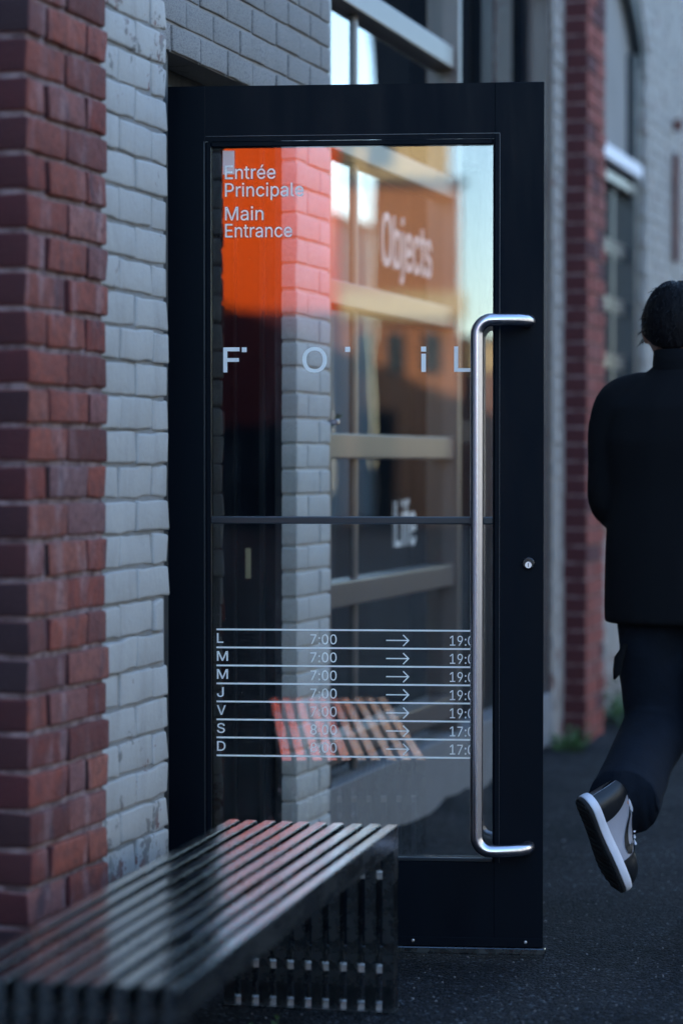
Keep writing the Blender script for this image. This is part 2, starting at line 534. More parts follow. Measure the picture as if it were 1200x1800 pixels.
GLYPHS = r'''{"E":[419,[[[60,0],[60,509],[372,509],[372,452],[125,452],[125,286],[355,286],[355,229],[125,229],[125,57],[375,57],[375,0]]]],"n":[410,[[[114,227],[114,0],[53,0],[53,379],[112,379],[112,287],[102,287],[124,332],[152,362],[187,379],[227,384],[264,380],[295,369],[321,349],[341,321],[353,285],[357,240],[357,0],[296,0],[296,235],[290,275],[273,304],[246,323],[210,329],[184,326],[161,317],[141,303],[126,283],[117,257]]]],"t":[227,[[[204,379],[204,327],[6,327],[6,379]],[[65,471],[126,471],[126,98],[128,76],[136,61],[150,53],[170,50],[177,50],[185,51],[194,52],[202,54],[213,2],[203,-1],[192,-3],[180,-4],[168,-4],[125,2],[92,21],[72,52],[65,93]]]],"r":[259,[[[53,0],[53,379],[112,379],[112,321],[115,321],[130,347],[152,367],[181,380],[213,385],[221,385],[229,384],[237,384],[243,384],[243,322],[239,323],[230,324],[219,325],[207,326],[182,323],[159,315],[140,301],[126,284],[117,262],[114,237],[114,0]]]],"é":[404,[[[212,-8],[161,-2],[117,16],[82,46],[56,85],[40,132],[34,187],[39,242],[55,290],[81,329],[115,359],[157,378],[205,384],[236,382],[266,374],[294,361],[319,341],[341,315],[357,282],[368,242],[371,194],[371,169],[75,169],[75,221],[338,221],[310,202],[307,237],[298,269],[283,294],[263,314],[237,326],[205,330],[173,326],[146,313],[125,294],[109,270],[99,241],[96,211],[96,178],[100,139],[110,106],[128,80],[151,61],[179,50],[212,46],[234,48],[254,53],[271,61],[285,73],[297,88],[306,105],[365,91],[353,63],[335,39],[311,19],[283,4],[249,-5]],[[177,429],[225,529],[293,529],[227,429]]]],"P":[445,[[[60,0],[60,509],[235,509],[289,503],[332,487],[366,462],[390,430],[404,391],[409,348],[404,304],[390,265],[366,233],[332,207],[289,191],[235,186],[125,186],[125,0]],[[125,242],[233,242],[269,246],[297,256],[318,272],[333,294],[342,319],[344,348],[342,376],[333,402],[318,423],[297,439],[268,449],[232,452],[125,452]]]],"i":[167,[[[53,0],[53,379],[114,379],[114,0]],[[84,443],[67,446],[54,455],[44,468],[41,483],[44,499],[54,512],[67,521],[84,524],[100,521],[114,512],[123,499],[126,483],[123,468],[114,455],[100,446]]]],"c":[396,[[[207,-8],[159,-2],[117,16],[82,46],[56,85],[40,133],[34,187],[40,243],[56,291],[82,330],[117,360],[159,378],[207,384],[234,383],[260,377],[284,368],[305,356],[324,341],[340,322],[353,301],[362,277],[303,262],[298,276],[290,289],[281,301],[270,311],[257,319],[242,325],[226,329],[207,330],[173,325],[145,310],[124,287],[108,258],[99,224],[96,187],[99,151],[108,117],[124,89],[145,66],[173,51],[207,46],[226,48],[243,52],[258,58],[271,66],[282,76],[292,89],[299,102],[304,117],[363,102],[354,78],[341,56],[325,37],[306,21],[285,9],[261,-1],[235,-6]]]],"p":[424,[[[53,-143],[53,379],[112,379],[112,319],[118,319],[126,331],[137,346],[152,360],[171,373],[197,381],[229,384],[274,378],[313,361],[345,332],[370,293],[385,245],[390,189],[385,133],[370,84],[346,45],[313,16],[274,-2],[229,-8],[198,-5],[173,4],[153,17],[138,31],[127,46],[118,59],[114,59],[114,-143]],[[220,47],[253,51],[279,66],[301,88],[316,117],[325,151],[328,189],[325,227],[316,261],[301,290],[280,311],[253,325],[220,330],[188,325],[161,312],[140,291],[125,263],[116,229],[113,189],[116,150],[125,115],[140,86],[162,65],[188,51]]]],"a":[389,[[[160,-9],[126,-5],[94,5],[68,22],[48,45],[35,73],[30,108],[34,138],[43,161],[58,179],[78,193],[100,203],[125,211],[152,216],[178,220],[209,224],[234,227],[252,230],[265,235],[273,243],[276,255],[276,257],[273,279],[267,297],[256,311],[240,322],[220,329],[196,331],[171,329],[149,322],[132,313],[118,301],[107,288],[100,274],[41,291],[57,322],[79,346],[104,364],[133,375],[163,382],[194,384],[215,383],[239,379],[263,372],[286,360],[306,343],[322,320],[333,290],[337,251],[337,0],[277,0],[277,52],[272,52],[264,38],[252,25],[236,12],[215,1],[190,-6]],[[170,45],[202,49],[228,59],[248,74],[263,93],[272,115],[276,138],[276,190],[270,186],[259,182],[246,179],[231,176],[216,173],[200,171],[186,169],[175,168],[154,164],[134,159],[117,150],[103,139],[95,124],[92,105],[94,87],[102,72],[114,61],[130,52],[149,47]]]],"l":[189,[[[139,-2],[101,3],[74,20],[58,47],[53,84],[53,509],[114,509],[114,99],[115,77],[120,62],[130,54],[146,52],[154,52],[160,53],[165,53],[170,54],[181,3],[172,1],[162,-1],[151,-2]]]],"M":[628,[[[60,0],[60,509],[152,509],[277,187],[282,174],[287,159],[293,141],[299,123],[305,103],[311,84],[317,65],[322,49],[307,49],[312,65],[318,83],[324,102],[330,121],[336,140],[342,158],[348,174],[352,187],[476,509],[568,509],[568,0],[504,0],[504,291],[504,308],[504,327],[505,347],[505,369],[506,391],[506,413],[507,435],[507,457],[513,457],[505,433],[498,409],[490,386],[482,363],[474,341],[467,322],[461,305],[456,291],[342,0],[286,0],[170,291],[165,304],[159,321],[152,340],[145,361],[137,384],[129,408],[121,432],[112,457],[119,457],[119,437],[120,416],[120,394],[121,372],[121,350],[122,328],[122,309],[122,291],[122,0]]]],"F":[410,[[[60,0],[60,509],[369,509],[369,452],[125,452],[125,278],[346,278],[346,221],[125,221],[125,0]]]],"O":[533,[[[267,-7],[205,1],[150,25],[105,63],[70,115],[48,179],[40,254],[48,329],[70,393],[105,445],[150,484],[205,508],[267,516],[329,508],[384,484],[429,445],[464,393],[486,329],[493,254],[486,179],[464,115],[429,63],[384,25],[329,1]],[[267,53],[310,59],[349,76],[383,105],[408,144],[425,194],[430,254],[425,314],[408,365],[383,404],[349,433],[310,450],[267,456],[223,450],[184,433],[151,404],[125,364],[109,314],[103,254],[109,194],[125,144],[151,105],[184,76],[223,59]]]],"L":[393,[[[60,0],[60,509],[125,509],[125,57],[361,57],[361,0]]]],"V":[480,[[[204,0],[16,509],[84,509],[192,206],[203,176],[215,137],[230,89],[248,31],[235,31],[252,90],[267,138],[279,176],[290,206],[395,509],[463,509],[278,0]]]],"J":[396,[[[185,-7],[124,3],[75,33],[44,81],[33,145],[33,173],[98,173],[98,145],[104,104],[122,74],[149,56],[185,50],[220,56],[248,74],[266,104],[272,145],[272,509],[336,509],[336,145],[326,81],[294,33],[246,3]]]],"S":[447,[[[224,-9],[172,-4],[128,9],[91,31],[64,60],[46,96],[38,137],[104,137],[110,110],[123,88],[142,71],[166,59],[194,52],[224,49],[257,52],[286,60],[311,74],[329,92],[341,114],[346,139],[342,161],[332,179],[316,193],[296,205],[272,214],[245,222],[184,239],[128,260],[86,289],[60,326],[52,372],[58,413],[75,448],[102,476],[138,498],[180,511],[227,516],[275,511],[316,498],[351,476],[377,449],[394,415],[401,378],[337,378],[326,412],[302,437],[267,453],[225,459],[194,456],[167,448],[145,435],[129,418],[118,398],[115,376],[119,352],[131,334],[148,319],[169,308],[191,300],[212,293],[264,279],[287,272],[312,264],[336,252],[359,238],[379,220],[395,198],[405,171],[408,139],[403,99],[386,64],[360,34],[323,11],[278,-4]]]],"D":[502,[[[60,0],[60,509],[225,509],[294,501],[353,478],[399,441],[433,391],[455,329],[462,255],[455,181],[433,119],[398,68],[351,31],[291,8],[219,0]],[[125,57],[215,57],[272,63],[318,81],[354,110],[379,149],[394,198],[399,255],[394,312],[379,361],[354,399],[320,428],[275,446],[221,452],[125,452]]]],"0":[453,[[[227,-7],[174,1],[130,24],[95,62],[69,113],[53,178],[48,254],[53,330],[69,395],[95,447],[130,484],[174,508],[227,516],[279,508],[323,484],[358,447],[384,395],[400,330],[405,254],[400,178],[384,113],[359,62],[323,24],[279,1]],[[227,50],[261,56],[290,74],[313,103],[330,144],[340,194],[344,254],[340,314],[330,365],[313,405],[290,435],[261,453],[227,460],[192,453],[163,435],[140,405],[123,365],[113,314],[109,254],[113,194],[123,144],[140,103],[163,74],[192,56]]]],"1":[453,[[[76,0],[76,55],[391,55],[391,0]],[[276,509],[276,0],[212,0],[212,448],[209,448],[86,358],[86,427],[198,509]]]],"2":[453,[[[64,0],[64,47],[234,229],[261,257],[282,282],[299,305],[311,327],[318,348],[320,371],[317,397],[308,419],[293,436],[273,449],[250,457],[224,460],[196,457],[172,447],[153,433],[139,413],[130,390],[127,362],[66,362],[71,405],[86,442],[111,473],[143,496],[182,511],[225,516],[268,511],[306,497],[337,474],[361,445],[376,411],[381,372],[378,345],[371,318],[357,290],[336,259],[306,223],[267,180],[153,60],[153,57],[389,57],[389,0]]]],"3":[453,[[[218,-7],[173,-3],[133,10],[98,30],[70,57],[52,91],[44,132],[109,132],[115,107],[126,87],[144,71],[165,59],[191,52],[219,50],[248,53],[275,61],[297,74],[315,93],[325,116],[329,145],[326,172],[316,196],[299,217],[275,234],[242,244],[201,248],[157,248],[157,299],[288,448],[288,452],[70,452],[70,509],[372,509],[372,461],[211,278],[211,289],[264,288],[308,276],[344,253],[371,222],[387,186],[393,145],[387,103],[370,66],[344,36],[309,12],[266,-2]]]],"4":[453,[[[40,105],[40,158],[247,509],[311,509],[109,166],[109,163],[413,163],[413,105]],[[282,0],[282,121],[282,146],[282,318],[343,318],[343,0]]]],"5":[453,[[[221,-7],[178,-2],[140,11],[108,32],[83,60],[66,93],[60,130],[122,130],[127,108],[138,89],[154,73],[173,60],[196,52],[221,50],[250,53],[276,64],[298,82],[314,104],[324,131],[328,162],[324,193],[314,221],[297,244],[275,262],[248,273],[218,277],[192,275],[167,268],[145,258],[128,246],[67,253],[96,509],[366,509],[366,452],[151,452],[134,301],[136,301],[155,315],[178,325],[203,331],[229,334],[263,330],[294,321],[321,306],[345,285],[364,260],[379,231],[388,199],[391,163],[385,117],[369,76],[343,41],[309,15],[268,-1]]]],"6":[453,[[[226,-7],[182,-1],[142,15],[109,40],[84,74],[69,115],[64,162],[68,199],[80,239],[102,285],[137,340],[252,509],[322,509],[151,261],[145,261],[154,275],[165,288],[179,299],[196,307],[214,312],[235,314],[278,309],[316,295],[346,271],[370,240],[384,201],[389,157],[384,112],[368,73],[343,39],[310,14],[271,-2]],[[226,48],[254,52],[279,63],[299,79],[314,101],[324,128],[327,157],[324,187],[314,213],[299,235],[279,251],[254,262],[226,265],[198,262],[174,252],[153,235],[138,214],[128,188],[125,158],[128,128],[138,102],[153,79],[174,63],[198,52]]]],"7":[453,[[[97,0],[323,448],[323,452],[62,452],[62,509],[391,509],[391,449],[165,0]]]],"8":[453,[[[226,-7],[178,-2],[136,11],[101,33],[74,62],[57,96],[52,135],[55,166],[65,195],[81,220],[101,241],[125,256],[153,265],[153,267],[119,282],[93,308],[76,342],[70,380],[75,417],[90,450],[114,477],[146,498],[184,511],[226,516],[269,511],[306,498],[337,477],[361,450],[377,417],[382,380],[376,342],[359,308],[333,282],[300,267],[300,265],[327,256],[351,241],[372,220],[387,195],[397,166],[401,135],[395,96],[378,62],[352,33],[317,11],[275,-2]],[[226,49],[258,52],[285,60],[307,74],[323,91],[333,113],[337,139],[333,165],[322,189],[305,208],[283,223],[256,232],[226,235],[196,232],[169,223],[147,208],[130,189],[119,165],[115,139],[119,113],[129,91],[145,74],[167,60],[195,52]],[[226,290],[252,292],[274,300],[293,313],[307,330],[316,351],[319,376],[316,399],[308,420],[294,437],[275,449],[252,457],[226,460],[200,457],[177,449],[159,437],[145,420],[136,399],[133,376],[136,351],[145,330],[159,313],[178,300],[201,292]]]],"9":[453,[[[226,516],[271,510],[310,494],[343,468],[368,434],[384,393],[389,347],[385,309],[373,270],[350,224],[315,168],[200,0],[130,0],[301,248],[307,248],[299,234],[287,221],[273,210],[257,202],[238,196],[218,195],[175,199],[137,214],[106,237],[83,269],[68,307],[64,352],[69,397],[85,436],[110,469],[143,494],[182,510]],[[226,460],[199,457],[174,446],[154,429],[138,407],[129,381],[125,352],[129,322],[138,295],[154,274],[174,257],[199,247],[226,243],[254,247],[279,257],[299,273],[314,295],[324,321],[327,350],[324,381],[314,407],[299,429],[279,446],[254,457]]]],":":[188,[[[95,-4],[78,-1],[63,9],[53,24],[50,41],[53,59],[63,73],[78,83],[95,87],[113,83],[128,73],[138,59],[141,41],[138,24],[128,9],[113,-1]],[[95,271],[78,274],[63,284],[53,299],[50,316],[53,334],[63,349],[78,359],[95,362],[113,359],[128,349],[138,334],[141,316],[138,299],[128,284],[113,274]]]],"b":[424,[[[229,-8],[198,-5],[172,4],[153,17],[138,31],[127,46],[118,59],[112,59],[112,0],[53,0],[53,509],[114,509],[114,319],[118,319],[127,331],[137,346],[152,360],[171,373],[197,381],[229,384],[274,378],[313,361],[345,332],[370,293],[385,245],[390,189],[385,133],[370,84],[346,45],[313,16],[274,-2]],[[220,47],[253,51],[279,66],[301,88],[316,117],[325,151],[328,189],[325,227],[316,261],[301,290],[280,311],[253,325],[220,330],[188,325],[161,312],[140,291],[125,263],[116,229],[113,189],[116,150],[125,115],[140,86],[162,65],[188,51]]]],"j":[167,[[[53,379],[114,379],[114,-30],[111,-63],[102,-90],[86,-113],[65,-129],[37,-139],[4,-143],[-10,-143],[-10,-87],[2,-87],[25,-83],[40,-72],[50,-54],[53,-29]],[[83,443],[67,446],[53,455],[44,468],[41,483],[44,499],[53,512],[67,521],[83,524],[100,521],[114,512],[123,499],[126,483],[123,468],[114,455],[100,446]]]],"e":[404,[[[212,-8],[161,-2],[117,16],[82,46],[56,85],[40,132],[34,187],[39,242],[55,290],[81,329],[115,359],[157,378],[205,384],[236,382],[266,374],[294,361],[319,341],[341,315],[357,282],[368,242],[371,194],[371,169],[75,169],[75,221],[338,221],[310,202],[307,237],[298,269],[283,294],[263,314],[237,326],[205,330],[173,326],[146,313],[125,294],[109,270],[99,241],[96,211],[96,178],[100,139],[110,106],[128,80],[151,61],[179,50],[212,46],[234,48],[254,53],[271,61],[285,73],[297,88],[306,105],[365,91],[353,63],[335,39],[311,19],[283,4],[249,-5]]]],"s":[365,[[[182,-8],[145,-5],[112,3],[84,18],[62,38],[45,63],[36,94],[94,107],[105,79],[124,60],[150,49],[181,45],[217,50],[244,62],[262,81],[268,103],[265,121],[254,136],[237,147],[212,155],[149,170],[104,186],[72,208],[53,237],[47,274],[51,305],[65,332],[87,354],[115,370],[149,381],[187,384],[223,381],[254,372],[279,358],[299,339],[314,316],[324,290],[268,277],[258,298],[243,316],[219,328],[187,333],[156,329],[131,317],[114,299],[109,277],[112,258],[124,243],[144,232],[172,223],[229,209],[275,194],[306,171],[325,142],[331,107],[326,75],[312,47],[290,24],[260,6],[223,-5]]]],"f":[254,[[[228,379],[228,327],[6,327],[6,379]],[[81,0],[81,432],[84,461],[96,486],[113,505],[135,519],[161,527],[187,530],[207,529],[222,527],[234,524],[243,521],[227,468],[222,470],[215,472],[206,473],[195,474],[171,470],[154,460],[145,443],[142,419],[142,0]]]]}'''

# ================================================================ THE BUILDING
H = 5.0
H = 5.4
BL = empty('brick_building', 'white and red brick shop building with a black glass door standing open', 'building', (0, 0, 0))

def brick_mesh(name, L, Hh, D, seed, jit=0.002, bev=0.007, mat=None, seg=2):
    r = random.Random(seed)
    bm = bmesh.new()
    nx = 4
    for i in range(1):
        box(bm, -D, 0, -L / 2, L / 2, -Hh / 2, Hh / 2)
    bmesh.ops.subdivide_edges(bm, edges=[e for e in bm.edges if abs((e.verts[0].co - e.verts[1].co).y) > 1e-4], cuts=nx - 1)
    es = [e for e in bm.edges if e.calc_face_angle(0) > 1.0]
    bmesh.ops.bevel(bm, geom=es, offset=bev, segments=seg, affect='EDGES', profile=0.6)
    off = Vector((seed * 3.1, seed * 1.7, 0))
    for v in bm.verts:
        n3 = noise.noise_vector(v.co * 22 + off)
        v.co += Vector((n3.x * jit, n3.y * jit, n3.z * jit))
    bmesh.ops.recalc_face_normals(bm, faces=bm.faces)
    for f in bm.faces:
        f.smooth = True
    me = bpy.data.meshes.new(name)
    bm.to_mesh(me)
    bm.free()
    me.materials.append(mat)
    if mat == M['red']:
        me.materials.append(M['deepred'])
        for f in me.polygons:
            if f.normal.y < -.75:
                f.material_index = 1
    return me

_cache = {}
def put_brick(parent, matname, face, s0, s1, z0, z1, depth=0.095, jit=0.002, bev=0.007, proud=0.003):
    L, Hh = round(s1 - s0, 3), round(z1 - z0, 4)
    key = (matname, L, Hh, depth, jit, rnd.randrange(5))
    if key not in _cache:
        _cache[key] = brick_mesh('brick', L, Hh, depth, len(_cache) + 1, jit, bev, M[matname])
    o = bpy.data.objects.new('brick', _cache[key])
    col.objects.link(o)
    o.parent = parent
    o.location = (face + rnd.uniform(-proud, proud), (s0 + s1) / 2 + rnd.uniform(-.001, .001), (z0 + z1) / 2 + rnd.uniform(-.0012, .0012))
    o.rotation_euler = (rnd.uniform(-.004, .004), rnd.uniform(-.01, .01), rnd.uniform(-.01, .01))
    return o

def course_bricks(w, j, sl=0.19, hd=0.09, offset=0, phase=None):
    """brick spans [(a,b)...] over width w; alternate courses"""
    out = []
    x = 0.0
    if offset % 2:
        out.append((0, hd))
        x = hd + j
    while x < w - 0.02:
        e = min(x + sl, w)
        if w - e < 0.03:
            e = w
        out.append((x, e))
        x = e + j
    return out

def far_bricks(name, parent, mat, face, s0, s1, z0, z1, ch, j=0.010, skip=None, depth=0.05, sl=0.19):
    bm = bmesh.new()
    z = z0
    k = 0
    while z < z1 - 0.01:
        for a, b in course_bricks(s1 - s0, j, sl=sl, offset=k):
            c = (s0 + (a + b) / 2, z + ch / 2)
            if skip and skip(*c):
                continue
            p = face + rnd.uniform(-.003, .003)
            box(bm, p - depth, p, s0 + a, s0 + b, z + j / 2, z + ch - j / 2)
        z += ch
        k += 1
    return obj(name, bm, M[mat], parent, kind='stuff')

# --- near red pier
P1F = 0.130
pier = obj('wall', bx(-0.30, P1F - 0.010, -1.120 + 0.008, -0.716 - 0.008, 0, H), M['mortar'], BL, label='near red brick pier')
ch = 0.0765
z, k = 0.0, 0
bm_rest = bmesh.new()
while z < H - 0.05:
    vis = 0.22 < z < 2.30
    spans = [(0, 0.39)] if False else course_bricks(0.404, 0.011, sl=0.19, hd=0.09, offset=k)
    if k % 2 == 1 and rnd.random() < 0.3:
        spans = [(0, .19), (.201, .29), (.301, .404)]
    for a, b in spans:
        if vis:
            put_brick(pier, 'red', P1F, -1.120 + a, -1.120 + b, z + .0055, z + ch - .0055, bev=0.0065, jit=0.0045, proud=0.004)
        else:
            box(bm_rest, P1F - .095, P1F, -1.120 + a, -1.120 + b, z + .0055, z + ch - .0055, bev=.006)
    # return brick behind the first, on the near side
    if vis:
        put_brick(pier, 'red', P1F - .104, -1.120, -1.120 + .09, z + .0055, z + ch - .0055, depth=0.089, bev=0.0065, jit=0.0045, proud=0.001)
    z += ch
    k += 1
obj('brickwork', bm_rest, M['red'], pier, kind='stuff')

# --- white painted wall between pier and door
WF = 0.095
ww = obj('wall', bx(-0.30, WF - 0.0068, -0.716, -0.27 - 0.010, 0, H), M['whitemortar'], BL, label='white painted brick wall left of the door')
z, k = 0.0, 0
ch = 0.0762
bm_rest = bmesh.new()
while z < H - 0.05:
    vis = 0.30 < z < 2.42
    # lay from the door edge towards the pier
    for a, b in course_bricks(0.46, 0.007, offset=k):
        s1_, s0_ = -0.27 - a, -0.27 - b
        if a == 0 and .74 < z < .87:
            s1_ -= .020 if z < .80 else .034
        if vis:
            put_brick(ww, 'white', WF, s0_, s1_, z + .005, z + ch - .003, bev=0.0062, jit=0.0055, proud=0.0032)
        else:
            box(bm_rest, WF - .09, WF, s0_, s1_, z + .004, z + ch - .004, bev=.006)
    z += ch
    k += 1
obj('brickwork', bm_rest, M['white'], ww, kind='stuff')

# --- wall over the doorway and jamb to the shop window (plane 0)
DZ = 2.216
ow = obj('wall', bx(-0.30, -0.006, -0.27, 1.296 - .006, DZ + .004, H), M['greymortar'], BL, label='grey brick wall over the doorway')
ch = 0.0722
z, k = DZ, 0
bm_rest = bmesh.new()
while z < H - 0.05:
    for a, b in course_bricks(1.30 + 0.19, 0.009, offset=k + 1):
        s1_, s0_ = 1.296 - a, 1.296 - b
        if s0_ < -0.27:
            s0_ = -0.268
        if s1_ - s0_ < .02:
            continue
        if z < 2.64 and s1_ > -0.02:
            put_brick(ow, 'grey', 0.0, s0_, s1_, z + .004, z + ch - .004, bev=0.004, jit=0.0018, proud=0.0018)
        else:
            box(bm_rest, -.09, 0, s0_, s1_, z + .004, z + ch - .004, bev=.004)
    z += ch
    k += 1
obj('brickwork', bm_rest, M['grey'], ow, kind='stuff')

jw = obj('wall', bx(-0.17, -0.006, 0.983 + .007, 1.296 - .007, 0, DZ + .004), M['jambmortar'], BL, label='pale painted brick jamb between doorway and shop window')
z, k = DZ - ch, 0
while z > -0.06:
    for a, b in course_bricks(0.313, 0.008, sl=.207 if k % 2 == 0 else .19, hd=.098, offset=k):
        if a == 0 and b > .18 and k % 2:
            b = .19
        put_brick(jw, 'jamb', 0.0, 0.983 + a, 0.983 + min(b, .313), max(z, 0) + .004, z + ch - .004, depth=0.095, bev=0.005, jit=0.003, proud=0.002)
    z -= ch
    k += 1

# --- concrete plinth under the shop window, wall body pieces
obj('plinth', bx(-0.30, -0.002, 1.296, 4.42, 0, 0.262, bev=.004), M['plinth'], BL)
obj('wall', bx(-0.30, -0.004, 1.296, 4.42, 3.36, H), M['greymortar'], BL, label='wall over the shop window')
obj('wall', bx(-0.30, -0.02, -0.27, 0.03, 0, DZ + .004), M['black2'], BL, label='dark reveal behind the door hinges')

# --- far white strip, far red pier, wall with the arched window
AC, AW, ASP, ARISE = 5.905, 0.775, 3.28, 0.42       # arch centre, half width, spring height, rise
ARAD = (AW * AW + ARISE * ARISE) / (2 * ARISE)
def arch_z(s):
    t = s - AC
    return ASP + ARISE - ARAD + math.sqrt(max(ARAD * ARAD - t * t, 0))
SILL = 0.98
fw = obj('wall', bx(-0.30, -0.006, 4.42, 4.645, 0, H), M['farwhite'], BL, label='far white painted strip beside the shop window')
far_bricks('brickwork', fw, 'farwhite', 0.0, 4.42, 4.64, 0, H, .0722)
fp = obj('wall', bx(-0.30, 0.090, 4.645, 5.045, 0, H), M['mortar'], BL, label='far red brick pier')
bm = bmesh.new()
z, k = 0, 0
while z < H - .02:
    for a, b in course_bricks(0.41, .011, sl=.199, offset=k):
        p = 0.098 + rnd.uniform(-.003, .003)
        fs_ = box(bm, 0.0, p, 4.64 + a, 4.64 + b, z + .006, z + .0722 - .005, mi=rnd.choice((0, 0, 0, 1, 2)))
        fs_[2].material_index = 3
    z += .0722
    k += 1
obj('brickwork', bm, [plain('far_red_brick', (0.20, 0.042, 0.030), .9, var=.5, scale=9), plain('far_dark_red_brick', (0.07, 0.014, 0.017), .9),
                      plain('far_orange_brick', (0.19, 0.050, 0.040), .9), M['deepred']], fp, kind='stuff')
bm = bmesh.new()
box(bm, -.30, -.006, 5.045, AC - AW, 0, H)
box(bm, -.30, -.006, AC + AW, 16.0, 0, H)
box(bm, -.30, -.006, AC - AW, AC + AW, 0, SILL)
N = 18
for i in range(N):
    a = AC - AW + 2 * AW * i / N
    b = AC - AW + 2 * AW * (i + 1) / N
    za, zb = arch_z(a), arch_z(b)
    v = [bm.verts.new(p) for p in ((-.3, a, za), (-.006, a, za), (-.006, b, zb), (-.3, b, zb), (-.3, a, H), (-.006, a, H), (-.006, b, H), (-.3, b, H))]
    for f in ((0, 1, 2, 3), (1, 5, 6, 2), (4, 0, 3, 7), (5, 4, 7, 6)):
        bm.faces.new([v[j] for j in f])
aw = obj('wall', bm, M['farwhite'], BL, label='far white painted wall around the arched window')
def in_arch(s, z):
    return abs(s - AC) < AW + .02 and SILL - .03 < z < arch_z(s) + .12 if abs(s - AC) < AW else (abs(s - AC) < AW + .02 and SILL < z < ASP)
far_bricks('brickwork', aw, 'farwhite', 0.0, 5.052, 16.0, 0, H, .0722, skip=in_arch)
# ring of bricks round the arch
bm = bmesh.new()
n = 26
half = math.asin(AW / ARAD)
for i in range(n):
    t = -half + 2 * half * (i + .5) / n
    cz = ASP + ARISE - ARAD
    ct, st = math.cos(t), math.sin(t)
    w = ARAD * 2 * half / n / 2 - .004
    v = []
    for x in (-.10, .004):
        for r_, q in ((ARAD, -w), (ARAD, w), (ARAD + .1, w), (ARAD + .1, -w)):
            v.append(bm.verts.new((x, AC + r_ * st + q * ct, cz + r_ * ct - q * st)))
    for f in ((3, 2, 1, 0), (4, 5, 6, 7), (0, 1, 5, 4), (1, 2, 6, 5), (2, 3, 7, 6), (3, 0, 4, 7)):
        bm.faces.new([v[j] for j in f])
obj('arch_ring', bm, M['farwhite'], aw, kind='stuff')
# arched window itself
wi = obj('window', bx(-.14, -.05, AC - AW, AC - AW + .05, SILL, ASP + .05), M['framedark'], BL, label='far arched window with a grey blind')
obj('frame', bx(-.14, -.030, AC + AW - .16, AC + AW, SILL, ASP - .02), M['framedark'], wi)
obj('sill', bx(-.14, .03, AC - AW, AC + AW, SILL - .07, SILL), M['frame'], wi)
bm = bmesh.new()
bm.faces.new([bm.verts.new(p) for p in ((-.085, AC - AW + .05, SILL), (-.085, AC + AW - .16, SILL), (-.085, AC + AW - .16, 2.55), (-.085, AC - AW + .05, 2.55))])
obj('glass_pane', bm, M['shopglass'], wi)
bm = bmesh.new()
top = [(AC - AW + 2 * AW * i / 14) for i in range(15)]
f = [bm.verts.new((-.075, s, 2.70)) for s in (AC + AW, AC - AW)]
f2 = [bm.verts.new((-.075, s, arch_z(s) + .02)) for s in top]
bm.faces.new(f + f2)
obj('blind', bm, M['blind'], wi)
obj('transom_bar', bx(-.13, -.015, AC - AW, AC + AW - .05, 2.645, 2.715, bev=.006), M['shoewhite'], wi)
obj('transom_bar', bx(-.13, -.035, AC - AW, AC + AW - .05, 2.555, 2.605, bev=.006), M['frame'], wi)
for i in range(5):
    zz = 2.54 - .275 * (i + 1)
    obj('muntin', bx(-.13, -.075, AC - AW + .05, AC + AW - .16, zz - .035, zz + .035), M['framedark'], wi)
obj('mullion', bx(-.13, -.07, AC + .20, AC + .26, SILL, 2.54), M['framedark'], wi)
# shade of the arch soffit, painted as a dark band under the arch
bm = bmesh.new()
pr = None
for i in range(21):
    s = AC - AW + 2 * AW * i / 20
    z1 = arch_z(s) + .001
    cur = [bm.verts.new(p) for p in ((-.07, s, z1 - .11), (-.012, s, z1 - .11), (-.012, s, z1), (-.07, s, z1))]
    if pr:
        for q in range(4):
            bm.faces.new((pr[q], cur[q], cur[(q + 1) % 4], pr[(q + 1) % 4]))
    pr = cur
obj('arch_shade_band', bm, M['framedark'], wi)
# rusty wall strap and peeled patch on the far wall
obj('wall_strap', bx(0.004, 0.03, 7.46, 7.53, 2.30, 2.88, bev=.004), M['rust'], BL)
obj('wall_hook', bx(0.004, 0.05, 7.47, 7.51, 3.00, 3.06, bev=.006), M['rust'], BL)

# --- unseen body: street wall behind the camera, back wall, roof, floor
obj('wall', bx(-0.30, 0.0, -38.0, -1.112, 0, H), M['streetwhite'], BL, label='street wall towards the near end')
obj('wall', bx(-0.30, 0.0, 16.0, 60.0, 0, H), M['streetwhite'], BL, label='street wall towards the far end')
obj('back_wall', bx(-9.3, -9.0, -38.0, 60.0, 0, H), M['interior'], BL)
obj('end_wall', bx(-9.0, -0.3, -38.0, -37.7, 0, H), M['interior'], BL)
obj('end_wall', bx(-9.0, -0.3, 59.7, 60, 0, H), M['interior'], BL)
obj('roof', bx(-9.3, 0.02, -38.0, 60.0, H, H + .08), M['roof'], BL)
obj('ceiling', bx(-9.0, -0.3, -5.0, 16.0, 3.7, 3.8), M['interior'], BL)
obj('floor', bx(-9.0, -0.3, -5.0, 16.0, 0.004, 0.03), M['interior'], BL)
obj('partition', bx(-2.6, -0.31, 1.22, 1.29, .03, 3.7), M['interior'], BL)
obj('partition', bx(-4.0, -3.9, -5.0, 16.0, .03, 3.7), M['interior'], BL)

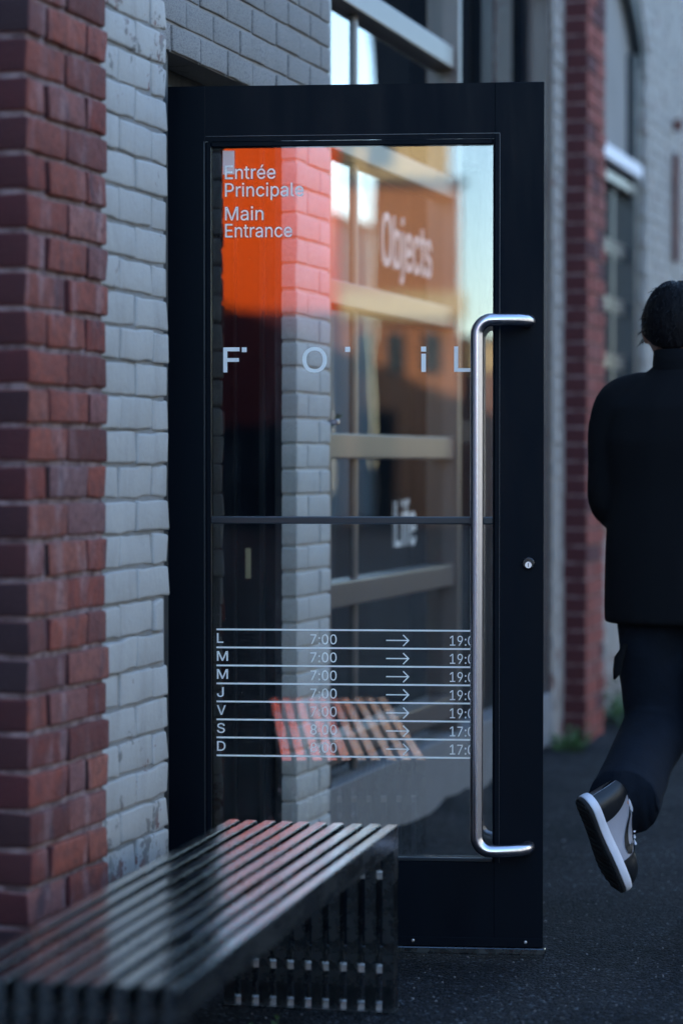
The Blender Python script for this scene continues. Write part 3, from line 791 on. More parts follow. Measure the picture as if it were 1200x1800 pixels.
# --- door frame
df = obj('door_frame', bx(-.235, -.046, 0.925, 0.990, 0, 2.150), M['black'], BL)
obj('stop', bx(-.088, -.076, 0.911, 0.925, 0, 2.10), M['bead'], df)
obj('stop', bx(-.166, -.160, 0.916, 0.925, 0, 2.10), M['bead'], df)
obj('strike_plate', bx(-.133, -.118, 0.920, 0.925, 0.90, 0.985, bev=.001), plain('brass_strike', (0.75, 0.66, 0.40), .4, .5), df)
obj('header', bx(-.235, -.105, 0.03, 0.983, 2.150, DZ + .002), M['black'], df)
obj('header_trim', bx(-.104, -.094, 0.03, 0.93, 2.150, 2.163), M['tan'], df)
obj('hinge_jamb', bx(-.235, -.10, 0.03, 0.075, 0, 2.150), M['black'], df)
obj('threshold', bx(-.30, 0.02, 0.03, 0.983, 0.0, 0.012, bev=.003), M['spacer'], df)
# inner closed panel of the vestibule
obj('inner_panel', bx(-1.25, -1.20, 0.0, 1.22, .03, 3.2), M['black2'], df)

# --- shop window (recessed 70 mm) and the closed black entrance beside it
WX = -0.07
WT, WE = 3.36, 2.905
sw = obj('window', bx(WX - .06, -.012, 1.300, 1.345, .262, WT, bev=.003), M['frame'], BL, label='shop window with white lettering')
obj('frame', bx(WX - .06, -.012, WE - .04, WE, .262, WT, bev=.003), M['frame'], sw)
obj('frame', bx(WX - .06, -.014, 1.345, WE - .04, WT - .06, WT, bev=.003), M['frame'], sw)
bars = [.355, .825, 1.275, 1.735, 2.195, 2.655, 3.11]
cols = [1.345, 1.770, WE - .04]
for zb in bars:
    obj('transom_bar', bx(WX - .05, WX + .045, 1.347, WE - .042, zb - .038, zb + .038, bev=.005, seg=2), M['frame'], sw)
obj('mullion', bx(WX - .05, WX + .010, 1.752, 1.782, .263, WT - .062, bev=.003), M['frame'], sw)
obj('mullion', bx(WX - .05, WX + .006, 1.7365, 1.7505, .263, WT - .062), M['framedark'], sw)
zs = [.263] + bars + [WT - .06]
for a, b in ((1.345, 1.7365), (1.782, WE - .04)):
    for j in range(len(zs) - 1):
        z0, z1 = zs[j] + (.038 if j else 0), zs[j + 1] - (.038 if j < len(zs) - 2 else 0)
        bm = bmesh.new()
        bm.faces.new([bm.verts.new(p) for p in ((WX, a, z0), (WX, b, z0), (WX, b, z1), (WX, a, z1))])
        obj('glass_pane', bm, M['shopglass'], sw)
obj('latch', bx(-.012, .018, 1.312, 1.334, 1.336, 1.352, bev=.004), M['alu'], sw)

d2 = obj('door', bx(-.20, -.05, WE + .001, WE + .07, .262, WT), M['black'], BL, label='closed black double door beyond the shop window')
obj('frame', bx(-.14, -.012, 4.385, 4.42, .262, WT, bev=.002), M['frame'], d2)
obj('frame', bx(-.20, -.06, WE + .07, 4.385, WT - .10, WT), M['black'], d2)
for a, b in ((WE + .07, 3.66), (3.665, 4.385)):
    obj('leaf_stile', bx(-.15, -.10, a, a + .09, .263, WT - .10, bev=.002), M['black'], d2)
    obj('leaf_stile', bx(-.15, -.10, b - .09, b, .263, WT - .10, bev=.002), M['black'], d2)
    for z0, z1 in ((.263, .55), (1.30, 1.38), (2.35, 2.50), (3.20, WT - .10)):
        obj('leaf_rail', bx(-.149, -.101, a + .09, b - .09, z0, z1), M['black'], d2)
    for z0, z1 in ((.55, 1.30), (1.38, 2.35), (2.50, 3.20)):
        bm = bmesh.new()
        bm.faces.new([bm.verts.new(p) for p in ((-.125, a + .09, z0), (-.125, b - .09, z0), (-.125, b - .09, z1), (-.125, a + .09, z1))])
        obj('glass_pane', bm, M['shopglass'], d2)
obj('black_backing', bx(-.60, -.55, WE, 4.42, .03, 3.6), M['black2'], d2)

# ---------------------------------------------------------------- lettering
G = json.loads(GLYPHS)
def glyph_mesh(text, cap, width=None, track=0.0, ext=0.0004):
    k = cap / (max(p[1] for p in G['E'][1][0]) / 1000.0)
    cu = bpy.data.curves.new('t', 'CURVE')
    cu.dimensions = '2D'
    cu.fill_mode = 'BOTH'
    cu.extrude = 0.0
    cu.offset = 0.0 if any(q.isdigit() for q in text) else 0.55
    pen = 0.0
    raw = []
    for c in text:
        if c == ' ':
            pen += 0.25
            continue
        adv, loops = G[c]
        for l in loops:
            raw.append([(pen + x / 1000, y / 1000) for x, y in l])
        pen += adv / 1000 + track
    xs = [x for l in raw for x, y in l]
    x0, x1 = min(xs), max(xs)
    kx = width / (x1 - x0) if width else k
    for l in raw:
        sp = cu.splines.new('POLY')
        sp.points.add(len(l) - 1)
        for p, (x, y) in zip(sp.points, l):
            p.co = ((x - x0) * 100, y * 100, 0, 1)
        sp.use_cyclic_u = True
    o = bpy.data.objects.new('t', cu)
    col.objects.link(o)
    dg = bpy.context.evaluated_depsgraph_get()
    me = bpy.data.meshes.new_from_object(o.evaluated_get(dg))
    bpy.data.objects.remove(o)
    for v in me.vertices:
        v.co = (v.co.x * kx / 100, v.co.y * k / 100, v.co.z * ext)
    return me

# ---------------------------------------------------------------- open glass door
# local: x along the leaf from the hinge edge, y away from the camera, z up
DW, D0, D1 = 0.960, 0.0285, 2.158
DMAT = (0, 0, R(12))
HX, HY = -0.094, 0.139
TH = 0.045
GX0, GX1, GZ0, GZ1 = 0.124, 0.839, 0.238, 2.021
GY = 0.020                                    # depth of the pane behind the front face
bm = bmesh.new()
box(bm, 0, GX0, 0, TH, D0, D1, bev=.0015)      # hinge stile
box(bm, GX1, DW, 0, TH, D0, D1, bev=.0015)     # lock stile
door = obj('door', bm, M['black'], BL, (HX, HY, 0), DMAT)
def dp(name, bm, mat, **k):
    return obj(name, bm, M[mat], door, **k)
dp('top_rail', bx(GX0, GX1, .0008, TH - .0008, GZ1, D1 - .0004), 'black')
dp('bottom_rail', bx(GX0, GX1, .0008, TH - .0008, D0 + .0004, GZ0), 'black')
b_ = .013
dp('glazing_bead', bx(GX0, GX0 + b_, .004, GY - .003, GZ0, GZ1, bev=.002), 'black')
dp('glazing_bead', bx(GX1 - .004, GX1, .004, GY - .003, GZ0, GZ1, bev=.001), 'black')
dp('glazing_bead', bx(GX0 + b_, GX1 - .004, .004, GY - .003, GZ1 - .013, GZ1, bev=.002), 'black')
dp('glazing_bead', bx(GX0 + b_, GX1 - .004, .004, GY - .003, GZ0, GZ0 + .010, bev=.002), 'bead')
dp('bead_edge', bx(GX0 - .0045, GX0 - .001, -.0012, .0, GZ0, GZ1), 'bead')
dp('bead_edge', bx(GX0, GX1 + .012, -.0008, .0, GZ1 + .012, GZ1 + .0135), 'bead')
dp('bead_edge', bx(GX1 + .012, GX1 + .0135, -.0008, .0, GZ0, GZ1 + .0135), 'bead')
dp('glass_pane', bx(GX0, GX1, GY, GY + .006, GZ0, GZ1), 'glass')
# glass is a single reflecting sheet: keep only its front face for the mirror image
me = door.children[-1].data
bm = bmesh.new(); bm.from_mesh(me)
bmesh.ops.delete(bm, geom=[f for f in bm.faces if f.normal.y > -.5], context='FACES_ONLY')
bm.to_mesh(me); bm.free()
def zy(y, D=6.0):
    return 1.23 + (810 - y) / 4250 * D
def ux(px, off=GY):
    k = (px - 600) / 4250
    X = (5.982 + off) * k / (1 + .0875 * k)
    return (X + .4605) / .9962 + 0.0017
dp('mid_rail', bx(GX0 + .002, GX1 - .002, .006, GY - .001, zy(921), zy(908), bev=.003, seg=2), 'bead')
dp('mid_rail', bx(GX0 + .002, GX1 - .002, GY + .007, GY + .02, zy(921), zy(908), bev=.003), 'black')
dp('sweep', bx(.02, DW + .006, -.006, .014, .0115, .0275, bev=.002), 'benchleg')
dp('kick_strip', bx(.004, DW - .002, -.003, -.0002, .030, .052, bev=.001), 'black')
for px in (725, 923):
    bm = bmesh.new()
    x = ux(px, 0)
    tube(bm, [(x, -.003, .043), (x, -.0055, .043), (x, -.0065, .043)], [.0042, .0040, .0022], 12)
    dp('screw', bm, 'spacer')
def dtext(s, px0, px1, ybase, cap_px, nm='lettering', stack=True):
    w = (ux(px1) - ux(px0)) if px1 else None
    me = glyph_mesh(s, cap_px / 4250 * 6.0, w)
    o = obj(nm, me, M['vinyl2'], door, (ux(px0), GY - .0012, zy(ybase)), (R(90), 0, 0))
    return o
dtext('Entrée', 394, 482, 314, 23.5)
dtext('Principale', 394, 531, 345, 23.5)
dtext('Main', 394, 461, 386.5, 23.5)
dtext('Entrance', 394, 511, 416.5, 23.5)
def rects(nm, lst, mat='vinyl2'):
    bm = bmesh.new()
    for (xa, ya, xb, yb) in lst:
        bm.faces.new([bm.verts.new(p) for p in ((ux(xa), GY - .0012, zy(yb)), (ux(xb), GY - .0012, zy(yb)), (ux(xb), GY - .0012, zy(ya)), (ux(xa), GY - .0012, zy(ya)))])
    return dp(nm, bm, mat)
rects('lettering', [(390.5, 610, 397.5, 654), (397.5, 610, 419, 617), (397.5, 629, 418, 635.5)])
rects('square_dot', [(423, 610, 431.5, 618.5)])
rects('square_dot', [(604, 610, 613, 619)])
rects('lettering', [(737, 610, 746, 619), (737.5, 622.5, 745.5, 654.5)])
rects('lettering', [(795, 610, 802, 654.5), (802, 648, 824, 654.5)])
rects('square_dot', [(825.5, 610, 834, 619)])
me = glyph_mesh('O', 43 / 4250 * 6.0, ux(571.5) - ux(529.5))
obj('lettering', me, M['vinyl2'], door, (ux(529.5), GY - .0012, zy(654)), (R(90), 0, 0))
days = 'LMMJVSD'
hours = [('7:00', '19:00')] * 5 + [('8:00', '17:00')] * 2
LY = [1108 + 31.9 * i for i in range(8)]
for i, y in enumerate(LY):
    o = rects('rule_line', [(378, y - 1.6, 834, y + 1.4)])
    o.rotation_euler = (0, 0, 0)
for i, dch in enumerate(days):
    wds = {'L': 11, 'M': 19, 'J': 11.5, 'V': 15, 'S': 13.5, 'D': 14.5}
    dtext(dch, 379, 379 + wds[dch], LY[i] + 23.5, 16.8)
    a, b = hours[i]
    dtext(a, 543, 589, LY[i] + 25, 17.3)
    dtext(b, 788, 844, LY[i] + 26, 17.3)
    # arrow
    bm = bmesh.new()
    x0, x1, yy = ux(676), ux(717), zy(LY[i] + 17.5)
    t = .0014
    bm.faces.new([bm.verts.new(p) for p in ((x0, GY - .0012, yy - t), (x1 - .001, GY - .0012, yy - t), (x1 - .001, GY - .0012, yy + t), (x0, GY - .0012, yy + t))])
    hgt = .0125
    for sgn in (1, -1):
        v = [(x1, yy), (x1 - .004, yy), (x1 - .004 - hgt, yy + sgn * hgt), (x1 - .0022 - hgt, yy + sgn * (hgt + .0022))]
        q = [bm.verts.new((x, GY - .0019, z)) for x, z in v]
        bm.faces.new(q)
    dp('arrow', bm, 'vinyl2')
# translucent square sticker
st = Mat('frosted_sticker')
st.set(.6)
st.color((0.95, 0.86, 0.80))
st.b.inputs['Alpha'].default_value = 0.38
bm = bmesh.new()
box(bm, ux(390), ux(410.5), GY - .0007, GY - .0004, zy(306), zy(264))
obj('sticker', bm, st.m, door)

# handle: offset pull in brushed steel
HZ1, HZ0 = 1.572, 0.279
HU, HV = 0.7985, -0.078
def bend(c, r, a0, a1, plane, n=7):
    out = []
    for i in range(n + 1):
        a = a0 + (a1 - a0) * i / n
        out.append(plane(c, r * math.cos(a), r * math.sin(a)))
    return out
rb = .036
pts = []
def arm(z, sg):
    """points from the stile surface out to the vertical bar"""
    p = [(0.925, -.002, z), (0.922, -.022, z), (0.914, -.046, z), (0.898, -.064, z), (0.872, -.074, z), (0.845, HV, z)]
    for i in range(0, 8):
        a = math.pi / 2 * i / 7
        p.append((HU + rb - rb * math.sin(a), HV, z - sg * rb + sg * rb * math.cos(a)))
    return p
pts = arm(HZ1, 1) + arm(HZ0, -1)[::-1]
bm = bmesh.new()
tube(bm, pts, .0158, 20)
handle = dp('handle', bm, 'alu')
# lock cylinder
bm = bmesh.new()
lx, lz = ux(927, 0), zy(990, 5.94)
tube(bm, [(lx, .0, lz), (lx, -.006, lz), (lx, -.010, lz)], [.0165, .0160, .0125], 28)
dp('lock_ring', bm, 'lockblack')
bm = bmesh.new()
tube(bm, [(lx, -.0100, lz - .004), (lx, -.0125, lz - .004)], .0080, 24)
dp('lock_cylinder', bm, 'spacer')
dp('keyway', bx(lx - .0008, lx + .0008, -.0135, -.0124, lz - .009, lz + .001), 'lockblack')
for hz in (.3, 1.1, 1.9):
    bm = bmesh.new()
    tube(bm, [(-.006, .040, hz - .05), (-.006, .040, hz + .05)], .008, 12)
    dp('hinge', bm, 'black')

# lettering on the shop window
me = glyph_mesh('Objects', .170, .62)
obj('lettering', me, M['vinyl2'], sw, (WX + .0045, 2.075, 1.868), (R(90), 0, R(90)))
me = glyph_mesh('Life', .150, .26)
obj('lettering', me, M['vinyl2'], sw, (WX + .0045, 2.23, .945), (R(90), 0, R(90)))

# ================================================================ BENCH
bench = empty('slatted_bench', 'polished steel slatted bench standing in front of the white painted wall', 'bench')
BA = R(4.3)
bench.location = (0.455, -0.300, 0)           # middle of its far end, on the ground
bench.rotation_euler = (0, 0, BA)
BLEN, BW, BZ = 1.72, 0.39, 0.415
pitch = BW / 9.35
SWD, SH = 0.0255, 0.052
def slat_mesh():
    bm = bmesh.new()
    # one flat-sided bar: down at the far end, along the top, down at the near end
    h = SWD / 2
    prof_o = [(0, 0.0), (0, BZ), (-BLEN, BZ), (-BLEN, 0.0)]
    prof_i = [(-SH, 0.0), (-SH, BZ - SH), (-BLEN + SH, BZ - SH), (-BLEN + SH, 0.0)]
    L = [[bm.verts.new((x, y, z)) for y, z in prof_o] for x in (-h, h)]
    I = [[bm.verts.new((x, y, z)) for y, z in prof_i] for x in (-h, h)]
    for k in range(3):
        bm.faces.new((L[0][k], L[0][k + 1], L[1][k + 1], L[1][k]))
        bm.faces.new((I[0][k + 1], I[0][k], I[1][k], I[1][k + 1]))
        bm.faces.new((L[0][k + 1], L[0][k], I[0][k], I[0][k + 1]))
        bm.faces.new((L[1][k], L[1][k + 1], I[1][k + 1], I[1][k]))
    for k in (0, 3):
        bm.faces.new((L[0][k], L[1][k], I[1][k], I[0][k]))
    bmesh.ops.recalc_face_normals(bm, faces=bm.faces)
    bmesh.ops.bevel(bm, geom=[e for e in bm.edges], offset=.0016, segments=2, affect='EDGES')
    me = bpy.data.meshes.new('slat')
    bm.to_mesh(me)
    bm.free()
    me.materials.append(M['bench'])
    me.materials.append(M['benchleg'])
    for f in me.polygons:
        if not (f.normal.z > .4 and f.center.z > BZ - .01):
            f.material_index = 1
    return me
sm = slat_mesh()
for i in range(10):
    o = bpy.data.objects.new('slat', sm)
    col.objects.link(o)
    o.parent = bench
    o.location = (-BW / 2 + SWD / 2 + i * (BW - SWD) / 9, rnd.uniform(-.002, .002), 0)
    o.rotation_euler = (0, rnd.uniform(-.004, .004), rnd.uniform(-.0006, .0006))
def spacer_mesh():
    bm = bx(-.0081, .0081, -.012, .012, -.008, .008, bev=.001)
    me = bpy.data.meshes.new('spacer')
    bm.to_mesh(me)
    bm.free()
    me.materials.append(M['spacer'])
    return me
spm = spacer_mesh()
for y, zz in ((-.026, .095), (-.026, .305), (-BLEN + .026, .095), (-BLEN + .026, .305), (-.026, .012), (-BLEN + .026, .012), (-.6, BZ - .03), (-1.15, BZ - .03)):
    for i in range(9):
        o = bpy.data.objects.new('spacer', spm)
        col.objects.link(o)
        o.parent = bench
        o.location = (-BW / 2 + SWD / 2 + (i + .5) * (BW - SWD) / 9, y, zz)
obj('foot_bar', bx(-BW / 2 - .004, BW / 2 + .004, -.056, .006, -.0, .0045), M['benchleg'], bench)
obj('foot_bar', bx(-BW / 2 - .004, BW / 2 + .004, -BLEN - .006, -BLEN + .056, -.0, .0045), M['benchleg'], bench)

# ================================================================ PERSON
px_, py_ = c2w(0.922, 6.48)
person = empty('person', 'person in black jacket, navy jeans and grey trainers walking away past the door', 'person', (px_, py_, 0))
def P(name, bm, mats, parent=None, **k):
    return obj(name, bm, mats, parent or person, **k)
def remesh(o, vox, it=6, fac=.5):
    m = o.modifiers.new('remesh', 'REMESH')
    m.mode = 'VOXEL'
    m.voxel_size = vox
    m.use_smooth_shade = True
    s = o.modifiers.new('smooth', 'SMOOTH')
    s.iterations = it
    s.factor = fac
    return o
def limb(bm, pts, rad, n=16):
    # resample with a smooth curve through the joints
    P_, R_ = [], []
    for i in range(len(pts) - 1):
        a, b = Vector(pts[i]), Vector(pts[i + 1])
        for k in range(6):
            t = k / 6
            P_.append(a.lerp(b, t)); R_.append(rad[i] * (1 - t) + rad[i + 1] * t)
    P_.append(Vector(pts[-1])); R_.append(rad[-1])
    for _ in range(2):
        Q = P_[:]
        for i in range(1, len(P_) - 1):
            Q[i] = P_[i] * .5 + (P_[i - 1] + P_[i + 1]) * .25
        P_ = Q
    tube(bm, P_, R_, n)
# raised foot: sole faces back and to the camera's left, toe pointing down
ca, sa = math.cos(A), math.sin(A)
def cam2w_dir(v):   # (right, ahead, up) of the camera -> world
    return Vector((v[0] * ca - v[1] * sa, v[0] * sa + v[1] * ca, v[2]))
toe = cam2w_dir((.36, .34, -.87)).normalized()
upv = cam2w_dir((.90, .42, .0)).normalized()
upv = (upv - toe * upv.dot(toe)).normalized()
xv = toe.cross(upv).normalized()
mt = Matrix((xv, toe, upv)).transposed().to_4x4()
# heel contact point: where the back bottom edge of the sole stands
hx, hy = c2w((1018 - 600) / 4250 * 6.16, 6.16)
heel = Vector((hx, hy, 1.23 - (1408 - 810) / 4250 * 6.16)) - Vector((px_, py_, 0))
mt.translation = heel
ankle_ = heel + toe * .062 + upv * .115
# skeleton (person space: +y walking direction, -x is his left)
HIP_L, KNEE_L, ANK_L = (-.095, .0, .90), (-.085, .085, .52), tuple(ankle_)
HIP_R, KNEE_R, ANK_R = (.095, .0, .90), (.10, .03, .49), (.11, -.03, .09)
SH_L, EL_L, WR_L = (-.185, .0, 1.395), (-.215, -.035, 1.11), (-.15, .20, 1.05)
SH_R, EL_R, WR_R = (.185, .0, 1.395), (.215, -.035, 1.11), (.15, .20, 1.05)
bm = bmesh.new()
# torso
loft(bm, [ellring(0, 0, .84, .12, .09), ellring(0, 0, .93, .165, .105), ellring(0, 0, 1.05, .14, .095), ellring(0, 0, 1.2, .155, .105),
          ellring(0, 0, 1.34, .18, .105), ellring(0, 0, 1.42, .15, .085), ellring(0, 0.01, 1.47, .06, .06)])
limb(bm, [(0, .0, 1.41), (-.008, .012, 1.47), (-.016, .025, 1.53)], [.060, .056, .058])
limb(bm, [HIP_L, KNEE_L, ANK_L], [.088, .056, .026])
limb(bm, [HIP_R, KNEE_R, ANK_R], [.088, .056, .037])
limb(bm, [ANK_R, (.112, .10, .045)], [.04, .035])
limb(bm, [ANK_L, tuple(heel + toe * .13 + upv * .060)], [.024, .016])
for S_, E_, W_ in ((SH_L, EL_L, WR_L), (SH_R, EL_R, WR_R)):
    limb(bm, [S_, E_, W_], [.052, .040, .027])
# head
hc = Vector((-.032, .040, 1.577))
for k in range(1):
    rr = []
    for i in range(13):
        t = -math.pi / 2 + math.pi * (i + .5) / 13
        rr.append(ellring(hc.x, hc.y + (.012 if t < -.3 else -.004), hc.z + .105 * math.sin(t), .074 * math.cos(t) ** .85 + .001, .094 * math.cos(t) ** .85 + .001, 22))
    loft(bm, rr)
limb(bm, [hc + Vector((0, .02, -.06)), hc + Vector((0, .055, -.085))], [.055, .035])   # jaw
limb(bm, [hc + Vector((0, .085, .015)), hc + Vector((0, .112, -.022))], [.008, .015])  # nose
limb(bm, [hc + Vector((-.022, .088, -.055)), hc + Vector((0, .097, -.055)), hc + Vector((.022, .088, -.055))], [.006, .009, .006])  # lips
for s in (-1, 1):     # ears
    limb(bm, [hc + Vector((s * .074, -.002, .024)), hc + Vector((s * .084, -.012, .006)), hc + Vector((s * .078, -.004, -.030))], [.010, .014, .009])
# hands, loosely curled in front of the body
for W_, s in ((WR_L, 1), (WR_R, -1)):
    w = Vector(W_)
    limb(bm, [w, w + Vector((s * .012, .045, -.008)), w + Vector((s * .02, .085, -.012))], [.027, .036, .036])
    for f in range(4):
        k = w + Vector((s * (.012 + .004 * f), .088, .020 - .018 * f))
        ln = (.040, .045, .042, .033)[f]
        limb(bm, [k, k + Vector((s * .008, ln * .9, -.006)), k + Vector((s * .030, ln * 1.2, -.012)), k + Vector((s * .045, ln * .8, -.014))], [.0095, .0088, .0080, .0070], 8)
    t = w + Vector((s * .015, .03, .024))
    limb(bm, [t, t + Vector((s * .022, .028, .018)), t + Vector((s * .034, .055, .012))], [.012, .0105, .0085], 8)
body = remesh(P('body', bm, M['skin']), .0065, 4, .4)
# eyes
for s in (-1, 1):
    bm = bmesh.new()
    bmesh.ops.create_uvsphere(bm, u_segments=12, v_segments=8, radius=.0125)
    for v in bm.verts:
        v.co += hc + Vector((s * .031, .083, .008))
    P('eye', bm, M['shoewhite'])

# hair: swept back, thick on top, shorter at the nape
bm = bmesh.new()
rr = []
for i in range(26):
    t = -0.62 + (math.pi / 2 + .62) * i / 25.5
    n = 64
    ring = []
    for k in range(n):
        a = 2 * math.pi * k / n
        ca, sa = math.cos(a), math.sin(a)
        front = max(0, sa)
        bot = -.60 + front * 1.15              # hairline climbs over the forehead
        tt = max(t, bot) if t < bot else t
        side = abs(ca) ** 3
        tt = max(tt, -.62 + .55 * side * (1 - .2 * front))
        rx = .0915 + .004 * noise.noise(Vector((ca * 3, sa * 3, i * .4)))
        ry = .109
        rz = .124
        ridge = .0022 * math.sin(a * 21 + math.sin(t * 3) * 2.2) * (0.4 + max(0, math.sin(t))) + .0035 * noise.noise(Vector((a * 2.2, t * 2.0, 3)))
        c_ = max(math.cos(tt), 0) ** .8
        ring.append((hc.x + (rx + ridge) * c_ * ca * (1 - .10 * max(0, -math.sin(tt))), hc.y - .008 + (ry + ridge) * c_ * sa, hc.z + .010 + (rz + ridge) * math.sin(tt) * (0.82 if tt < 0 else 1)))
    rr.append(ring)
loft(bm, rr)
P('hair', bm, M['hair'])
# loose strands
bm = bmesh.new()
for i in range(150):
    a = rnd.uniform(0, 6.28)
    t = rnd.uniform(-.3, 1.35)
    base = hc + Vector((.088 * math.cos(t) * math.cos(a), -.008 + .110 * math.cos(t) * math.sin(a), .010 + .122 * math.sin(t)))
    out = (base - hc).normalized()
    dv = (Vector((rnd.uniform(-.4, .4), -1, -.3)) + out * .25).normalized()
    L_ = rnd.uniform(.02, .05)
    pts = [base, base + dv * L_ * .5 + out * .004, base + dv * L_ + out * .003 + Vector((0, 0, -.004))]
    tube(bm, pts, [.0012, .0012, .0003], 4, cap=False)
P('hair_strands', bm, M['hair'], kind='stuff')

# jacket: boxy, falling straight to the hips
bm = bmesh.new()
loft(bm, [ellring(.0, .0, .795, .217, .150, 28, 2.6), ellring(0, 0, .86, .218, .150, 28, 2.6), ellring(0, 0, 1.0, .214, .146, 28, 2.6), ellring(0, 0, 1.15, .212, .145, 28, 2.6),
          ellring(0, -.004, 1.28, .214, .146, 28, 2.6), ellring(0, -.006, 1.37, .205, .130, 28, 2.5), ellring(0, -.002, 1.425, .165, .108, 28, 2.3),
          ellring(0, .004, 1.465, .105, .088, 28), ellring(0, .008, 1.485, .080, .078, 28), ellring(0, .010, 1.495, .076, .076, 28)])
for s, S_, E_, W_ in ((-1, SH_L, EL_L, WR_L), (1, SH_R, EL_R, WR_R)):
    limb(bm, [(s * .10, -.004, 1.402), (s * .176, .0, 1.385), (s * .206, -.008, 1.30), (s * .214, -.030, 1.125), (s * .160, .12, 1.055), (s * .146, .185, 1.045)],
         [.072, .072, .064, .058, .054, .048])
for v in bm.verts:
    d = noise.noise_vector(v.co * 5.0) + noise.noise_vector(v.co * Vector((14, 14, 6))) * .6
    v.co += Vector((d.x * .010, d.y * .014, d.z * .003))
jacket = remesh(P('jacket', bm, M['jacket']), .010, 5, .5)
# collar and vent flap
bm = bmesh.new()
rr = []
for z_, e in ((1.466, .014), (1.492, .013), (1.526, .010), (1.528, .003), (1.495, .003), (1.470, .004)):
    rr.append(ellring(0, .008, z_, .078 + e, .080 + e, 32))
loft(bm, rr, cap=False)
P('collar', bm, M['jacket'], jacket)
bm = bmesh.new()
limb(bm, [(-.208, -.10, .80), (-.206, -.105, .70), (-.212, -.11, .662)], [.006, .012, .004], 8)
P('jacket_strap', bm, M['jacket'], jacket) if False else bm.free()
bm = bmesh.new()
tube(bm, [(-.150, -.06, .74), (-.168, -.065, .70), (-.172, -.07, .665), (-.180, -.07, .645)], [.006, (.014, .006), (.012, .005), .003], 8)
P('belt_tab', bm, M['jacket'])

# jeans: wide straight legs
hem_d = (ankle_ - Vector(KNEE_L)).normalized()
hem_c = ankle_ - hem_d * .035 + toe * .012
print('ANK', ankle_[:], hem_c[:])
bm = bmesh.new()
loft(bm, [ellring(0, 0, .82, .150, .115, 24), ellring(0, 0, .90, .165, .125, 24), ellring(0, 0, 1.0, .155, .115, 24)])
kl = Vector(KNEE_L)
limb(bm, [(-.085, .0, .86), (-.088, .03, .70), (-.083, .085, .515), (-.102, -.12, .425), tuple(hem_c)], [.100, .097, .090, .086, .088], 24)
limb(bm, [(.085, .0, .86), (.095, .02, .68), (.10, .03, .50), (.11, .0, .28), (.112, -.01, .05)], [.100, .095, .088, .086, .088], 24)
for v in bm.verts:
    d = noise.noise_vector(v.co * Vector((9, 9, 14)))
    v.co += Vector((d.x * .009, d.y * .009, 0))
jeans = remesh(P('trousers', bm, M['jeans']), .0085, 3, .5)
# turned hem of the raised leg: open cuff, dark inside
bm = bmesh.new()
tube(bm, [hem_c - hem_d * .01, hem_c + hem_d * .028, hem_c + hem_d * .045, hem_c + hem_d * .045, hem_c + hem_d * .01],
     [.0915, .0935, .0930, .0880, .0850], 40, cap=False)
for v in bm.verts:
    v.co += hem_d * .004 * math.sin(v.co.z * 160 + v.co.x * 90)
P('hem', bm, M['jeans'], jeans)

# trainers ---------------------------------------------------------------
# shoe space: y from heel (0) to toe (.295), x across, z up from the ground contact
def sole_w(t):     # half widths (left, right) along the length
    heel = .036
    w = heel + (.049 - heel) * min(1, max(0, (t - .25) / .45)) ** 1.2
    if .2 < t < .55:
        w -= .004 * math.sin((t - .2) / .35 * math.pi)
    e = min(t / .13, 1, (1 - t) / .26)
    return w * math.sqrt(max(0.0, 1 - (1 - max(e, 0)) ** 2)) + .0005
LEN = .298
def sole_ring(z, grow=0.0, n=44, toe_up=0.0, xs=0.0):
    pts = []
    for i in range(n):
        t = (1 - math.cos(math.pi * i / (n - 1))) / 2
        pts.append((sole_w(t) + grow, t))
    out = []
    for side in (1, -1):
        seq = pts if side == 1 else pts[::-1]
        for w, t in seq:
            cx = .010 * math.sin(max(0, t - .3) * 2.2) * xs
            out.append((cx + side * w, t * (LEN + 2 * grow) - grow, z + toe_up * max(0, t - .72) ** 2 * 2.2))
    return out
def upper_pt(t, th, grow=0.0):
    """t along heel->toe, th from 0 (one bottom edge) over the top to pi"""
    w = sole_w(min(max(t, .006), .994)) - .003 + grow
    if t < .34:
        h = .105 - .012 * t
    elif t < .72:
        h = .101 - .050 * ((t - .34) / .38) ** .85
    else:
        h = .051 * math.sqrt(max(0, 1 - ((t - .72) / .285) ** 2)) * .98 + .004
    if t < .1:
        h *= .93 + .7 * t
    h += grow
    c, s = math.cos(th), math.sin(th)
    narrow = 1 - max(0, s) ** 2 * (.12 if t < .36 else .12 + .26 * min(1, (t - .36) / .1) if t < .6 else .2)
    x = w * math.copysign(abs(c) ** .75, c) * narrow
    return Vector((x, .004 + t * (LEN - .008), .030 + h * max(s, 0) ** .80))
def patch(bm, fn, nu, nv, mi=0):
    g = [[bm.verts.new(fn(i / nu, j / nv)) for j in range(nv + 1)] for i in range(nu + 1)]
    for i in range(nu):
        for j in range(nv):
            f = bm.faces.new((g[i][j], g[i + 1][j], g[i + 1][j + 1], g[i][j + 1]))
            f.smooth = True
            f.material_index = mi
